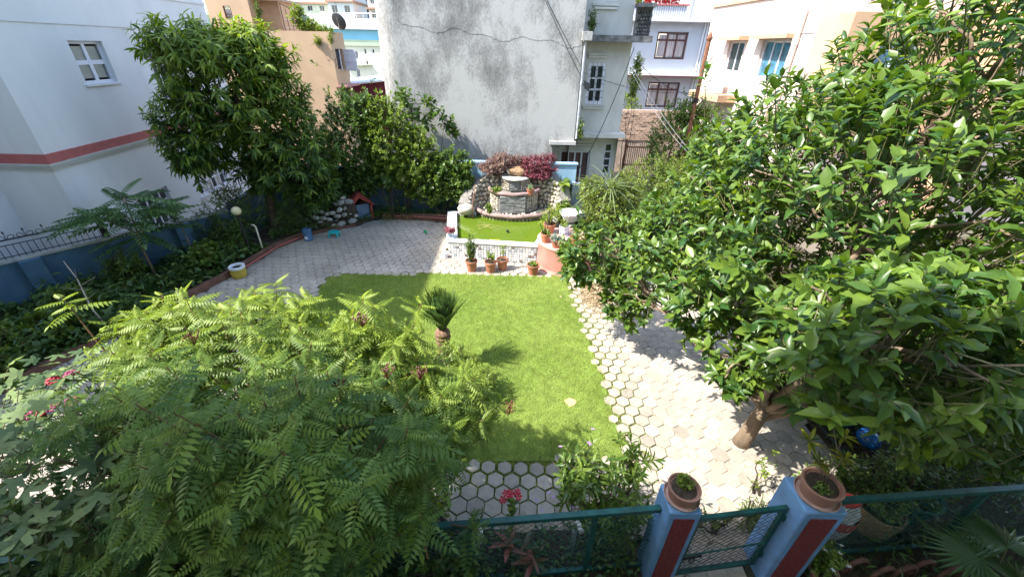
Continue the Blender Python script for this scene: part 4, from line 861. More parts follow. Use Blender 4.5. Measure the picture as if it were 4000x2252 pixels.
def pinnate(pairs=10, L=.2, arch=.22, w=.42, droop=.35, ang=62, tip=True, alt=False):
    P = []; 
    for i in range(pairs):
        t = .10+.86*i/(pairs-1); c = np.array([0, t, -arch*t*t]); s = L*(.62+.5*math.sin(math.pi*min(1, .12+t*.82)))*(1 if t < .9 else .85)
        for sg in (-1, 1):
            if alt: c = np.array([0, t+(.4/pairs if sg > 0 else 0), -arch*t*t])
            a = R(ang-18*t); d = np.array([[sg*math.sin(a), math.cos(a)-.2, -droop-arch*t*.5]]); fr = frames(d, np.array([[0, 0, 1.]]))
            v, f = kite(w, .10, .12); V, F = place((v, f), c[None], fr, [s]); P.append((V, F))
    if tip: v, f = kite(w, .1, .1); V, F = place((v, f), np.array([[0, .97, -arch*.94]]), frames(np.array([[0, 1., -arch*2]]), np.array([[0, 0, 1.]])), [L*1.1]); P.append((V, F))
    n = 6; r = .008; V = []; F = []
    for i in range(n+1):
        t = i/n; V += [(-r, t*.98, -arch*t*t), (r, t*.98, -arch*t*t), (0, t*.98, -arch*t*t-r*1.5)]
    for i in range(n):
        a = 3*i; F += [(a, a+1, a+4, a+3), (a+1, a+2, a+5, a+4), (a+2, a, a+3, a+5)]
    P.append((np.array(V), np.array(F))); return merge_tpl(P)
def lobes_pts(lobes, n, shell=.6, inner=.35):
    c = np.array([l[0] for l in lobes], float); r = np.array([l[1] for l in lobes], float); w = (r.prod(1))**.67; w = w/w.sum()
    P = []; D = []
    while sum(map(len, P)) < n:
        k = rng.choice(len(lobes), n, p=w); d = dirs(n); q = rng.uniform(shell**3, 1, n)**(1/3); q = q*(1+np.where(rng.random(n) < .22, rng.exponential(.13, n), 0)); p = c[k]+d*r[k]*q[:, None]
        e = ((p[:, None]-c[None])/r[None]); e = np.linalg.norm(e, axis=2); e[np.arange(n), k] = 9; ok = (e.min(1) > .7) | (rng.random(n) < inner)
        P.append(p[ok]); D.append(unit(d/r[k])[ok])
    return np.concatenate(P)[:n], np.concatenate(D)[:n]
def basis(a):
    u = np.where(np.abs(a[:, 2:3]) < .9, np.array([[0, 0, 1.]]), np.array([[1., 0, 0]])); e1 = unit(np.cross(a, u)); return e1, np.cross(a, e1)
def shoots(pos, ax, Ls, k, spread=1., grav=0., size=(.1, .14), upmix=.4, jit=.25):
    """k leaves in a spiral along each shoot"""
    n = len(pos); e1, e2 = basis(ax); P = []; D = []; U = []; Sz = []; I = []; ph0 = rng.uniform(0, 6.28, n)
    for i in range(k):
        t = (i+.5)/k; ph = ph0+i*2.4; rd = e1*np.cos(ph)[:, None]+e2*np.sin(ph)[:, None]
        d = unit(ax*(1-.55*spread*(1-t*.6))+rd*spread*(1-.45*t)+np.array([0, 0, -grav])+rng.normal(0, jit, (n, 3)))
        P.append(pos+ax*(Ls*(t-1)).reshape(-1, 1)); D.append(d); U.append(unit(ax*.8+np.array([0, 0, upmix])-rd*.1)); Sz.append(rng.uniform(*size, n)*(1-.35*max(0, t-.75)*2)); I.append(np.arange(n))
    return map(np.concatenate, (P, D, U, Sz, I))
def prisms(A, B, r0, r1):
    d = unit(B-A); e1, e2 = basis(d); V = []
    for P, r in ((A, r0), (B, r1)):
        for k in range(3): a = 2.0944*k; V.append(P+(e1*math.cos(a)+e2*math.sin(a))*np.asarray(r).reshape(-1, 1))
    V = np.stack(V, 1); n = len(A); f = np.array([(0, 1, 4, 3), (1, 2, 5, 4), (2, 0, 3, 5)]); F = f[None]+(np.arange(n)*6)[:, None, None]
    return V.reshape(-1, 3), F.reshape(-1, 4)
def twigs(parent, A, B, r0, r1, m, name='twigs'):
    V, F = prisms(A, B, r0, r1); return tag(link(name, mesh_np(name, V-np.array(BASE[parent.name]), F, None, m), m, parent), kind='stuff')
def limb(parent, path, r0, r1, m, name='limb', n=7):
    mb = MB(); mb.tube(path, [r0+(r1-r0)*(i/(len(path)-1))**.8 for i in range(len(path))], n); return obj(name, mb, m, parent, smooth=True)
def far_ok(P, dmin=1.3): return np.linalg.norm(P-CAM, axis=1) > dmin

# ---- citrus tree at the right
LMc = leafmat('citrus_leaf', (.034, .092, .02), (.21, .30, .04), .32, .36, .5, (1.7, 1.65, .35))
CT = thing('citrus_tree', 'big spreading citrus tree with glossy leaves filling the right side', 'tree', (3.8, 4.4, 0))
lob = [((4.1, 6.2, 4.1), (1.5, 1.4, 1.25)), ((3.9, 7.3, 3.5), (1.0, 1.0, .9)), ((4.2, 4.2, 3.9), (2.0, 2.0, 1.6)), ((2.95, 6.1, 2.8), (1.3, 1.3, .85)), ((3.5, 2.6, 3.5), (1.0, .8, .9)), ((2.75, 2.35, 3.7), (.95, .7, .65)), ((4.7, 4.6, 5.3), (1.5, 1.5, 1.1)), ((6.0, 5.0, 3.9), (1.8, 2.2, 1.8)), ((3.0, 4.6, 2.75), (1.1, 1.0, .7)), ((2.75, 3.75, 2.25), (.5, .4, .35)), ((5.2, 3.0, 2.6), (1.4, .8, .9)), ((1.7, 7.1, 2.1), (.85, .8, .7)), ((2.25, 6.6, 1.4), (.6, .5, .45))]
p, d = lobes_pts(lob, 3300, .5, .3); ax = unit(d*.65+np.array([0, 0, .62])+rng.normal(0, .25, p.shape)); ok = far_ok(p, 1.75); p, ax, d = p[ok], ax[ok], d[ok]
L = rng.uniform(.16, .34, len(p)); P, D, U, Z, I = shoots(p, ax, L, 10, .95, .05, (.115, .195), .5)
tn = np.clip(rng.uniform(0, .42, len(P))+rng.uniform(0, .2, len(p))[I]+(rng.random(len(p)) < .12)[I]*.3, 0, 1)
trunk = [(3.78, 4.44, -.05), (3.80, 4.42, .2), (3.83, 4.39, .65), (3.88, 4.36, 1.05)]; limb(CT, trunk, .135, .10, m_bark, 'trunk', 10)
twigs(CT, p-ax*(L+rng.uniform(.1, .35, len(p)))[:, None]-d*.08, p, np.full(len(p), .008), np.full(len(p), .004), m_twig)
fork = Vector((3.86, 4.37, .95))
for k, (c, r) in enumerate(lob):
    a = fork+Vector((rnd.uniform(-.04, .04), rnd.uniform(-.04, .04), rnd.uniform(-.1, .05))); pts = curve_pts(a, c, 6, .15, .035); limb(CT, pts, .062 if k not in (1, 3, 6) else .075, .022, m_bark)
    for q in range(6):
        dd = Vector(dirs(1)[0]); e = Vector(c)+Vector((dd.x*r[0], dd.y*r[1], abs(dd.z)*r[2]*.8))*.85
        if (e-Vector(CAM)).length > 1.9: limb(CT, curve_pts(pts[rnd.choice((3, 4, 5, 6))], e, 5, .08, .05), .028, .008, m_bark, 'branch', 5)
limb(CT, [(3.84, 4.38, .7), (4.4, 4.2, 1.15), (5.1, 3.9, 1.9), (5.6, 3.9, 2.9)], .085, .04, m_bark)
CR = None
T_citrus2 = leaf_tpl(.42, .38, .42, (.0, .22, .6, 1.), (.12, .85, .95, .05)); Z = Z*rng.uniform(.65, 1.15, len(Z)); tn = np.where(rng.random(len(tn)) < .012, 1.6, tn); hf = rng.random(len(P)) < .5
CR = leaves(CT, 'crown', T_citrus, P[hf], D[hf], U[hf], Z[hf], LMc, tn[hf], 150); leaves(CT, 'crown', T_citrus2, P[~hf], D[~hf], U[~hf], Z[~hf], LMc, tn[~hf], 150)
m_fruit = mat('green_fruit', (.13, .21, .03), .4, .15, 20, .2, 80); m_fruit2 = mat('ripe_orange', (.62, .30, .03), .4, .15, 20, .2, 80)
for q, mm, r in (((2.12, 6.5, 1.02), m_fruit, .06), ((3.05, 2.75, 4.05), m_fruit, .075), ((5.2, 3.6, 4.4), m_fruit, .06), ((3.6, 4.35, 1.35), m_fruit2, .065), ((4.35, 3.4, 5.3), m_fruit, .06), ((3.3, 5.4, 3.55), m_fruit, .05)):
    mb = MB(); mb.blob(q, (r, r, r*.94), 1, 12, 8, .01); obj('fruit', mb, mm, CT, smooth=True)

# ---- curry-leaf tree in the left foreground
LMk = leafmat('curry_leaf', (.036, .10, .03), (.30, .38, .035), .30, .46, .3, (1.7, 1.7, .3))
CU = thing('curry_leaf_tree', 'bushy curry-leaf tree with feathery leaflets in the left foreground', 'tree', (-1.75, 2.75, 0))
T_cur = pinnate(8, .31, .24, .36, .36, 76)
cl = [((-2.5, 2.95, 2.15), (1.9, 1.35, 1.2)), ((-2.75, 3.55, 2.75), (1.8, .6, .5)), ((-1.0, 3.2, 2.0), (.95, .7, .55)), ((-1.55, 1.9, 2.85), (1.1, .7, .75)), ((-3.9, 3.55, 2.45), (.8, .5, .4)), ((-2.6, 2.0, 1.6), (1.5, .7, .7))]
p, d = lobes_pts(cl, 800, .55, .55); up = d[:, 2] > -.6; p, d = p[up], d[up]; ok = far_ok(p, 2.05) & (p[:, 1] > .75); p, d = p[ok], d[ok]
p = np.concatenate([p, np.array([(-1.3, 1.5, 3.5), (-1.95, 1.6, 3.35), (-.85, 1.7, 3.15), (-1.35, 1.4, 2.95), (-2.2, 1.4, 2.85), (-.6, 1.6, 2.75)])]); d = np.concatenate([d, np.tile([[.0, -.3, .9]], (6, 1))])
ax = unit(d*.55+np.array([0, 0, .75])+rng.normal(0, .15, p.shape)); n = len(p); e1, e2 = basis(ax); PP = []; DD = []; UU = []; ZZ = []; TT = []; ph0 = rng.uniform(0, 6.28, n)
for i in range(8):
    ph = ph0+i*2.4; rd = e1*np.cos(ph)[:, None]+e2*np.sin(ph)[:, None]; t = i/7
    dd = unit(rd*(1-.3*t)+ax*(.12+.5*t*t)+np.array([0, 0, -.08])+rng.normal(0, .12, (n, 3))); PP.append(p-ax*(.16*(1-t))); DD.append(dd); UU.append(ax+np.array([0, 0, .6])); ZZ.append(rng.uniform(.22, .33, n)*(1-.5*t)); TT.append(np.clip(rng.uniform(.0, .30, n)+.15*t+.08*(p[:, 2]-2.6)+.42*np.clip((p[:, 1]-2.5)/1.2, 0, 1), 0, 1))  # tint paints house shade on near leaves, sun on far ones; young tops yellower
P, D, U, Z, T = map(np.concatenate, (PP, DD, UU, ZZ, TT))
twigs(CU, p-ax*.55-d*.15, p, np.full(n, .012), np.full(n, .005), m_redtwig)
limb(CU, [(-1.75, 2.75, -.05), (-1.72, 2.72, .5), (-1.8, 2.7, .95)], .09, .07, m_barkd, 'trunk', 8)
for k in range(15):
    j = rnd.randrange(n); limb(CU, curve_pts((-1.78, 2.71, rnd.uniform(.55, .95)), tuple(p[j]-ax[j]*.5), 6, .12, .04), .045, .012, m_barkd, 'limb', 6)
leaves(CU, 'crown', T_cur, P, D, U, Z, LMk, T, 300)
m_berry = mat('red_berry', (.13, .035, .025), .4, .3, 30, obj_var=.2)
for q in ((-1.25, 2.75, 3.55), (-.75, 2.5, 3.2), (-1.0, 2.45, 3.25), (-1.3, 2.2, 3.35), (.0, 2.75, 2.55), (-2.9, 2.9, 3.2)):
    mb = MB()
    for k in range(26): a = rnd.uniform(0, 6.28); r_ = rnd.uniform(0, .075); c_ = (q[0]+r_*math.cos(a), q[1]+r_*math.sin(a), q[2]+rnd.uniform(-.02, .03)); mb.blob(c_, (.008, .008, .01), k, 5, 3, 0); mb.tube([(q[0], q[1], q[2]-.09), c_], .0015, 3, False)
    tag(obj('berry_cluster', mb, m_berry, CU), kind='stuff')

# ---- peach tree in front of the white house
LMp = leafmat('peach_leaf', (.03, .085, .014), (.27, .37, .035), .4, .45, .4, (1.7, 1.6, .3))
PT_ = thing('peach_tree', 'tall peach tree with drooping narrow leaves in front of the white house', 'tree', (-7.75, 12.2, 0))
pl = [((-7.4, 11.8, 4.4), (1.8, 1.5, 1.6)), ((-8.6, 11.2, 3.4), (1.05, .9, 1.2)), ((-6.4, 12.1, 2.9), (1.2, 1.1, 1.25)), ((-8.0, 11.3, 5.4), (1.15, .9, .75)), ((-6.2, 12.2, 1.9), (.8, .8, .8)), ((-6.9, 11.9, 5.3), (1.1, .9, .8)), ((-7.5, 12.2, 2.3), (.9, .8, .8))]
p, d = lobes_pts(pl, 1100, .45, .35); ax = unit(d*.8+np.array([0, 0, .35])+rng.normal(0, .3, p.shape)); L = rng.uniform(.25, .5, len(p)); P, D, U, Z, I = shoots(p, ax, L, 13, .9, .55, (.19, .32), .5, .2)
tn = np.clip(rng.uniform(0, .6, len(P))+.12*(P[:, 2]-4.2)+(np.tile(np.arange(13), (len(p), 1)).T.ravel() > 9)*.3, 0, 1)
limb(PT_, [(-7.75, 12.2, -.05), (-7.68, 12.15, .7), (-7.55, 12.1, 1.3), (-7.5, 12.05, 2.0)], .14, .10, m_barkd, 'trunk', 9)
for k, (c, r) in enumerate(pl):
    pts = curve_pts((-7.52, 12.06, rnd.uniform(1.4, 1.9)), c, 6, .1, .04); limb(PT_, pts, .075, .03, m_barkd)
    for q in range(5): dd = dirs(1)[0]; limb(PT_, curve_pts(pts[rnd.choice((3, 4, 5, 6))], Vector(c)+Vector(dd*np.array(r)*.85), 5, .08, .05), .03, .01, m_barkd, 'branch', 5)
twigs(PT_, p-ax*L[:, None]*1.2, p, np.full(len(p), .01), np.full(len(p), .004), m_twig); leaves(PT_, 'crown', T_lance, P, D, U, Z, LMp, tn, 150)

# ---- generic leafy shrub
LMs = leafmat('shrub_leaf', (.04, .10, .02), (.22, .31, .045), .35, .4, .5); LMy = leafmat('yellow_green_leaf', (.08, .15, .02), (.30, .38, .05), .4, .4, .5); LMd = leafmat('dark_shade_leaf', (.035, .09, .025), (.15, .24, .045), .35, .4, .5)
def shrub(name, label, base, lobes, nsh, k, size, tpl, lm, L=(.12, .3), spread=.9, grav=.1, nparts=0, cat='shrub', group=None, stems=6, shell=.45, bark=None, lean=.4, partname='leaf'):
    T = thing(name, label, cat, base, group); p, d = lobes_pts(lobes, nsh, shell, .4); p[:, 2] = np.maximum(p[:, 2], base[2]+.06); ax = unit(d*.7+np.array([0, 0, lean])+rng.normal(0, .3, p.shape)); Ls = rng.uniform(*L, len(p)); P, D, U, Z, I = shoots(p, ax, Ls, k, spread, grav, size, .5)
    b = Vector(base); bk = bark or m_barkd
    for i in range(stems):
        j = rnd.randrange(len(p)); limb(T, curve_pts(b+Vector((rnd.uniform(-.08, .08), rnd.uniform(-.08, .08), -.05)), tuple(p[j]), 5, .05, .05), .02+.004*max(l[1][2] for l in lobes), .006, bk, 'stem', 5)
    twigs(T, p-ax*Ls[:, None]*1.3, p, np.full(len(p), .006), np.full(len(p), .003), bk)
    leaves(T, 'foliage', tpl, P, D, U, Z, lm, np.clip(rng.uniform(0, .65, len(P))+(rng.random(len(p)) < .15)[I]*.3, 0, 1), nparts, partname); return T
shrub('tall_shrub', 'tall small-leaved shrub between the peach tree and ochre building', (-5.5, 14.2, .1), [((-5.5, 14.2, 2.5), (1.1, .7, 1.9)), ((-6.3, 14.0, 1.8), (.8, .6, 1.4)), ((-5.0, 14.2, 3.6), (.7, .5, .6))], 1600, 10, (.08, .13), T_small, LMs, (.12, .26))
shrub('tall_shrub', 'sunlit small-leaved shrub right of the ochre building, below the red shed', (-4.1, 14.2, .1), [((-4.3, 14.2, 2.6), (.95, .65, 1.6)), ((-3.4, 14.2, 2.0), (.9, .6, 1.3))], 1600, 10, (.08, .12), T_small, LMy, (.12, .26))
shrub('flowering_shrub', 'loose leafy shrub against the wall left of the fountain', (-2.6, 14.1, .1), [((-2.8, 14.1, 1.5), (.95, .5, .9)), ((-1.95, 14.1, 1.5), (.6, .45, .75)), ((-2.2, 14.15, 2.05), (.8, .4, .55)), ((-1.75, 14.1, 1.1), (.5, .4, .6))], 850, 9, (.09, .14), T_ovate, LMs, (.15, .3))
shrub('broadleaf_sapling', 'sapling with large oval leaves against the left edge of concrete wall', (-3.7, 15.4, 0), [((-3.95, 15.45, 4.0), (.35, .25, .5)), ((-3.2, 15.5, 3.5), (.65, .22, .6)), ((-2.4, 15.6, 3.05), (.4, .2, .4)), ((-3.7, 15.4, 3.0), (.5, .3, .8))], 95, 7, (.14, .22), T_ovate, LMs, (.2, .4), .9, .35, 60, stems=9)
shrub('broadleaf_plant', 'dark broad-leaved clump in the shade under the sunlit back shrubs', (-4.4, 13.95, .2), [((-4.4, 13.9, 1.55), (.4, .25, .25))], 12, 7, (.18, .26), T_ovate, LMd, (.1, .2), 1.2, .3, 40)
shrub('climbing_shrub', 'rounded curtain of small green leaves right of the white basin', (2.9, 12.5, 0), [((2.95, 12.5, .9), (.85, .75, 1.15)), ((2.6, 13.0, 1.4), (.6, .6, .7)), ((3.6, 12.9, 1.2), (.7, .6, 1.0))], 1250, 10, (.06, .09), T_small, LMy, (.25, .55), .8, .9, lean=-.3)
shrub('yellow_green_shrub', 'dense yellow-green shrub below the utility pole', (5.3, 14.6, 0), [((5.0, 14.6, 1.5), (1.2, .8, .95)), ((6.1, 14.8, 1.5), (1.0, .8, .9)), ((4.2, 14.4, 1.1), (.7, .6, .7))], 700, 8, (.08, .13), T_lance, LMy, (.15, .3))
shrub('lane_shrub', 'feathery green shrub around the foot of the utility pole', (6.9, 18.6, 0), [((6.9, 18.8, 2.0), (1.1, 1., 1.9)), ((8.0, 18.6, 2.5), (.9, .9, 1.4)), ((7.3, 18.4, 3.3), (.8, .6, .8))], 1000, 10, (.09, .14), T_small, LMs, (.2, .4), .9, .2)
shrub('lane_shrub', 'pale green shrub by the grey house left of the pole', (6.0, 24, 0), [((5.9, 24, 2.9), (.9, .8, .9)), ((6.4, 24, 1.6), (.7, .6, 1.2))], 420, 8, (.08, .12), T_small, LMy, (.2, .4))
shrub('climbing_vine', 'leafy vine hanging between the annex and grey house', (5.05, 19.4, 0), [((5.05, 19.4, 4.6), (.32, .3, .9))], 160, 8, (.07, .1), T_ovate, LMy, (.15, .3), .9, .5, stems=3)
shrub('shady_shrub', 'dark shrub against the foot of the pink house', (8.3, 16.5, 0), [((8.2, 16.6, 1.4), (.9, 1.0, 1.4)), ((7.6, 17.3, 1.7), (.7, .7, .9))], 480, 8, (.08, .13), T_ovate, LMs, (.2, .4))
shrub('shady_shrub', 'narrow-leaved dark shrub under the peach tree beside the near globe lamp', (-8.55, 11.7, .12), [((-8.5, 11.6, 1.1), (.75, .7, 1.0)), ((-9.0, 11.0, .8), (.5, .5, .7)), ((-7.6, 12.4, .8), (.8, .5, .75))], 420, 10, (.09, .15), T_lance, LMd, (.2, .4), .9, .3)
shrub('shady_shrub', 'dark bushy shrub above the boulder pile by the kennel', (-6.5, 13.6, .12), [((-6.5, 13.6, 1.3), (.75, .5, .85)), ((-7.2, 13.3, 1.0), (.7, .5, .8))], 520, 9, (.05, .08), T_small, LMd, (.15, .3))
shrub('flowering_bush', 'lance-leaved bush with small mauve flowers leaning over the fence', (1.15, 2.92, .05), [((1.15, 3.0, .85), (.62, .42, .6)), ((.85, 3.15, 1.15), (.4, .3, .35)), ((1.4, 3.15, 1.2), (.35, .3, .4)), ((1.42, 2.68, .8), (.25, .22, .5))], 135, 11, (.11, .17), T_lance, LMs, (.2, .4), .95, .05, 150)
shrub('feathery_bush', 'fine-leaved bush beside the curry tree next to the front pavers', (-1.15, 2.98, .05), [((-1.15, 2.98, .6), (.45, .35, .6))], 260, 10, (.035, .06), T_small, LMy, (.12, .25), .8, .2)
shrub('low_bush', 'yellow-green low bush at the foot of the cycad', (-.95, 5.55, .02), [((-1.15, 5.5, .7), (.65, .4, .5)), ((-.75, 5.3, .45), (.55, .4, .45))], 330, 9, (.07, .11), T_lance, LMy, (.15, .3), .9, .1, 60)
for i, (lab, b, r, n_) in enumerate((('weedy green bush inside the fence right of the gate', (4.55, 3.55, .05), (.45, .3, .4), 130), ('low weedy bush beside the gate path, by the wide post', (3.3, 3.05, .03), (.3, .25, .3), 80), ('dark bush along the right fence above the basket', (5.3, 3.4, .08), (.7, .4, .55), 220), ('tangled shaded bush at the far right of the fence', (6.6, 3.9, .08), (.9, .7, .9), 300), ('leafy bush under the citrus crown beside the rack', (5.9, 5.2, .08), (.7, .8, .7), 260))):
    shrub('weedy_bush', lab, b, [((b[0], b[1], b[2]+r[2]*.9), r)], n_, 8, (.05, .09), T_lance if i % 2 else T_small, LMd if i > 1 else LMs, (.12, .3))
shrub('rockery_shrub', 'low pale shrub at the rockery beneath the left end of citrus crown', (3.0, 9.6, .05), [((3.0, 9.6, .4), (.7, .5, .4))], 160, 8, (.06, .1), T_ovate, LMy, (.12, .3))
shrub('rockery_shrub', 'leafy shrub behind the citrus crown near the yellow-green shrub', (4.3, 11.4, .08), [((4.3, 11.4, .9), (.9, .8, .9))], 300, 8, (.1, .15), T_citrus, LMs, (.15, .3))
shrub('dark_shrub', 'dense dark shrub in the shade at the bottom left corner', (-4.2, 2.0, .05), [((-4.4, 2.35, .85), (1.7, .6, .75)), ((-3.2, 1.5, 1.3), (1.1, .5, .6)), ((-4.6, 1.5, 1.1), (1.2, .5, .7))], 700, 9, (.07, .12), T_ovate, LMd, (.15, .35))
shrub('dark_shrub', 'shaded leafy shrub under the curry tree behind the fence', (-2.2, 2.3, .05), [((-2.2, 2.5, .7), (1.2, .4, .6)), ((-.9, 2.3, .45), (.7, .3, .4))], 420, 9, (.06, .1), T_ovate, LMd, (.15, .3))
# mauve flowers on the bush
FB = bpy.data.objects['flowering_bush']; m_mauve = mat('mauve_petal', (.50, .28, .62), .6, .2, 20, obj_var=.25)
def flower(parent, p, r, m, name='flower', petals=5, tilt=.3):
    mb = MB(); Mx = Matrix.Translation(p) @ Matrix.Rotation(rnd.uniform(-tilt, tilt)-.4, 4, 'X') @ Matrix.Rotation(rnd.uniform(-tilt, tilt), 4, 'Y')
    for k in range(petals):
        a = 2*math.pi*k/petals; q = [(0, 0, 0)]+[(r*c_*math.cos(a+o_), r*c_*math.sin(a+o_), z_) for c_, o_, z_ in ((.7, -.42, .15*r), (1., -.12, .1*r), (1., .12, .1*r), (.7, .42, .15*r))]
        mb.add([Mx @ Vector(v) for v in q], [(0, 1, 2, 3, 4)])
    mb.add([Mx @ Vector(v) for v in ((-.15*r, -.15*r, .1*r), (.15*r, -.15*r, .1*r), (.15*r, .15*r, .1*r), (-.15*r, .15*r, .1*r))], [(0, 1, 2, 3)])
    return obj(name, mb, m, parent)
for q in ((.62, 3.2, 1.42), (.95, 3.2, 1.5), (.98, 3.22, 1.44), (.5, 2.95, .9), (.56, 2.92, .86), (.78, 2.8, .85), (.7, 2.72, .78), (1.1, 2.7, .8), (.42, 2.85, .7), (.6, 2.75, .7), (1.0, 3.3, 1.62), (.35, 2.9, .82)): flower(FB, q, .028, m_mauve)
HB = thing('hibiscus_stem', 'thin green stem with bright red flowers just above the fence rail', 'flower', (.02, 2.62, .05)); m_red = mat('hot_red_petal', (.42, .012, .035), .5, .2, 15, obj_var=.2)
limb(HB, [(.05, 2.62, .05), (.06, 2.66, .7), (.03, 2.7, 1.22)], .01, .006, m_twig, 'stem', 5)
for q in ((-.02, 2.70, 1.25), (.03, 2.68, 1.28), (.10, 2.71, 1.27), (-.05, 2.66, 1.2), (.12, 2.68, 1.24)): flower(HB, q, .05, m_red, 'flower', 6, .9)
p = np.array([(.05, 2.66, z) for z in np.linspace(.4, 1.2, 9)]); P, D, U, Z, I = shoots(p, np.tile([[0, 0, 1.]], (9, 1)), np.full(9, .1), 4, 1., 0, (.06, .1), .5); leaves(HB, 'foliage', T_ovate, P, D, U, Z, LMs)

# ---- fig plant at the left edge
def fig_tpl():
    V = [(0, .18, .02)]; F = []; out = []
    for a0, rr in zip((-118, -62, 0, 62, 118), (.55, .82, 1., .82, .55)):
        for da, q in ((-15, .72), (-7, .97), (0, 1.0), (7, .97), (15, .72)): a = R(a0+da); out.append((rr*q*math.sin(a), .18+rr*q*math.cos(a)*.85, -.12*rr*q))
        a = R(a0+31)
        if a0 < 118: out.append((.30*math.sin(a), .18+.30*math.cos(a), .03))
    V += out; n = len(out)
    for i in range(n-1): F.append((0, i+1, i+2))
    F.append((0, n, 1)); return np.array(V, float), np.array(F)
LMf = leafmat('fig_leaf', (.045, .09, .04), (.20, .27, .10), .25, .6, .3, (1.3, 1.4, .5))
FG = thing('fig_tree', 'young fig tree with large lobed pale leaves at the left edge', 'tree', (-4.1, 2.7, 0)); fl_ = [((-4.6, 3.35, 1.9), (1.1, .75, .55)), ((-3.7, 3.1, 1.75), (.8, .7, .5)), ((-4.0, 2.1, 2.1), (1.1, .5, .6)), ((-5.4, 3.4, 1.6), (.7, .6, .5)), ((-5.0, 2.9, 1.25), (1.0, .6, .5)), ((-5.4, 2.8, .9), (1.3, .6, .5))]
p, d = lobes_pts(fl_, 900, .6, .3); up = d[:, 2] > -.2; p, d = p[up], d[up]; an = rng.uniform(0, 6.28, len(p)); D = np.stack([np.cos(an), np.sin(an), rng.uniform(-.35, .15, len(p))], 1)+d*.5; U = np.array([0, 0, 1.])+d*.35+rng.normal(0, .18, p.shape)
twigs(FG, p-D*.12-np.array([0, 0, .1]), p+D*.02, np.full(len(p), .006), np.full(len(p), .004), m_twig, 'petioles'); leaves(FG, 'foliage', fig_tpl(), p, D, U, rng.uniform(.12, .18, len(p)), LMf, None, 150)
limb(FG, [(-4.1, 2.7, -.05), (-4.05, 2.75, .6), (-3.9, 2.8, 1.1)], .05, .04, m_barkd, 'trunk')
for c in ((-4.9, 2.9, 2.1), (-3.0, 3.1, 2.1), (-3.9, 2.2, 2.4), (-4.2, 3.4, 2.0), (-3.5, 2.6, 2.3)): limb(FG, curve_pts((-3.95, 2.78, .95), c, 6, .05, .04), .035, .012, m_bark)
IX = thing('ixora_bush', 'red and pink flower heads among the fig leaves at the left', 'flower', (-4.9, 3.6, 0)); m_pinkp = mat('pink_petal', (.33, .05, .13), .6, .3, 25)
p, d = lobes_pts([((-4.9, 3.7, 1.3), (.7, .5, .5))], 70, .5); P, D, U, Z, I = shoots(p, unit(d+np.array([0, 0, .6])), np.full(len(p), .15), 7, .9, 0, (.06, .1)); leaves(IX, 'foliage', T_ovate, P, D, U, Z, LMs)
for k in range(4): limb(IX, curve_pts((-4.9, 3.6, 0), ((-4.85, 3.15, 2.3), (-4.75, 2.85, 2.2), tuple(p[9]), tuple(p[30]))[k], 5), .015, .006, m_barkd, 'stem', 5)
for q, mm in (((-4.85, 3.15, 2.36), m_red), ((-4.95, 3.2, 2.3), m_red), ((-4.7, 3.2, 2.4), m_pinkp), ((-4.6, 2.85, 2.3), m_pinkp), ((-4.75, 2.85, 2.22), m_red), ((-4.45, 2.9, 2.32), m_pinkp), ((-4.9, 2.85, 2.16), m_pinkp)):
    mb = MB()
    for k in range(40): dd = dirs(1)[0]; mb.blob((q[0]+dd[0]*.055, q[1]+dd[1]*.055, q[2]+abs(dd[2])*.05), (.014, .014, .01), k, 5, 3, .2)
    tag(obj('flower_head', mb, mm, IX), kind='stuff')

# ---- spray-leaved sapling on the left bed
LMg = leafmat('sapling_leaf', (.03, .085, .03), (.10, .19, .05), .4, .45, .4)
SG = thing('feather_leaf_sapling', 'sapling with long arching leaf sprays in front of the blue wall', 'tree', (-9.25, 9.1, .1)); T_sp = pinnate(11, .15, .28, .52, .3, 68, True, True)
limb(SG, [(-9.25, 9.1, 0), (-9.28, 9.12, .9), (-9.2, 9.15, 1.7), (-9.2, 9.2, 2.3)], .035, .018, m_bark, 'trunk'); PP = []; DD = []; ZZ = []
for k in range(46):
    z = rnd.uniform(1.1, 2.4); a = k*2.4; PP.append((-9.22+.05*math.cos(a), 9.15+.05*math.sin(a), z)); DD.append((math.cos(a), math.sin(a), rnd.uniform(.0, .5)-.25*(z < 1.5))); ZZ.append(rnd.uniform(.75, 1.25) if z > 1.4 else rnd.uniform(.5, .9))
for c in ((-9.9, 9.0, 1.9), (-8.7, 9.3, 2.0), (-9.5, 8.6, 2.05)):
    limb(SG, curve_pts((-9.22, 9.14, 1.4), c, 4, .05, .03), .015, .008, m_bark)
    for k in range(9): a = k*.7; PP.append(c); DD.append((math.cos(a)+c[0]+9.2, math.sin(a)+c[1]-9.1, rnd.uniform(-.1, .4))); ZZ.append(rnd.uniform(.5, .9))
leaves(SG, 'foliage', T_sp, np.array(PP), np.array(DD), np.tile([[0, 0, 1.]], (len(PP), 1)), ZZ, LMg, None, 60, 'leaf_spray')
S2 = thing('slim_sapling', 'slim sapling with pale thin trunk and a few broad leaves by the blue wall', 'tree', (-8.9, 10.1, .1)); limb(S2, [(-8.9, 10.1, 0), (-8.92, 10.12, .8), (-8.98, 10.15, 1.75)], .02, .012, m_bark, 'trunk')
p = np.array([(-8.98, 10.15, 1.75), (-8.95, 10.1, 1.55), (-9.05, 10.2, 1.5), (-8.9, 10.2, 1.9)]); P, D, U, Z, I = shoots(p, unit(rng.normal(0, .4, (4, 3))+[0, 0, 1]), np.full(4, .25), 10, 1.1, .3, (.16, .28)); leaves(S2, 'foliage', T_ovate, P, D, U, Z, LMd, None, 30)
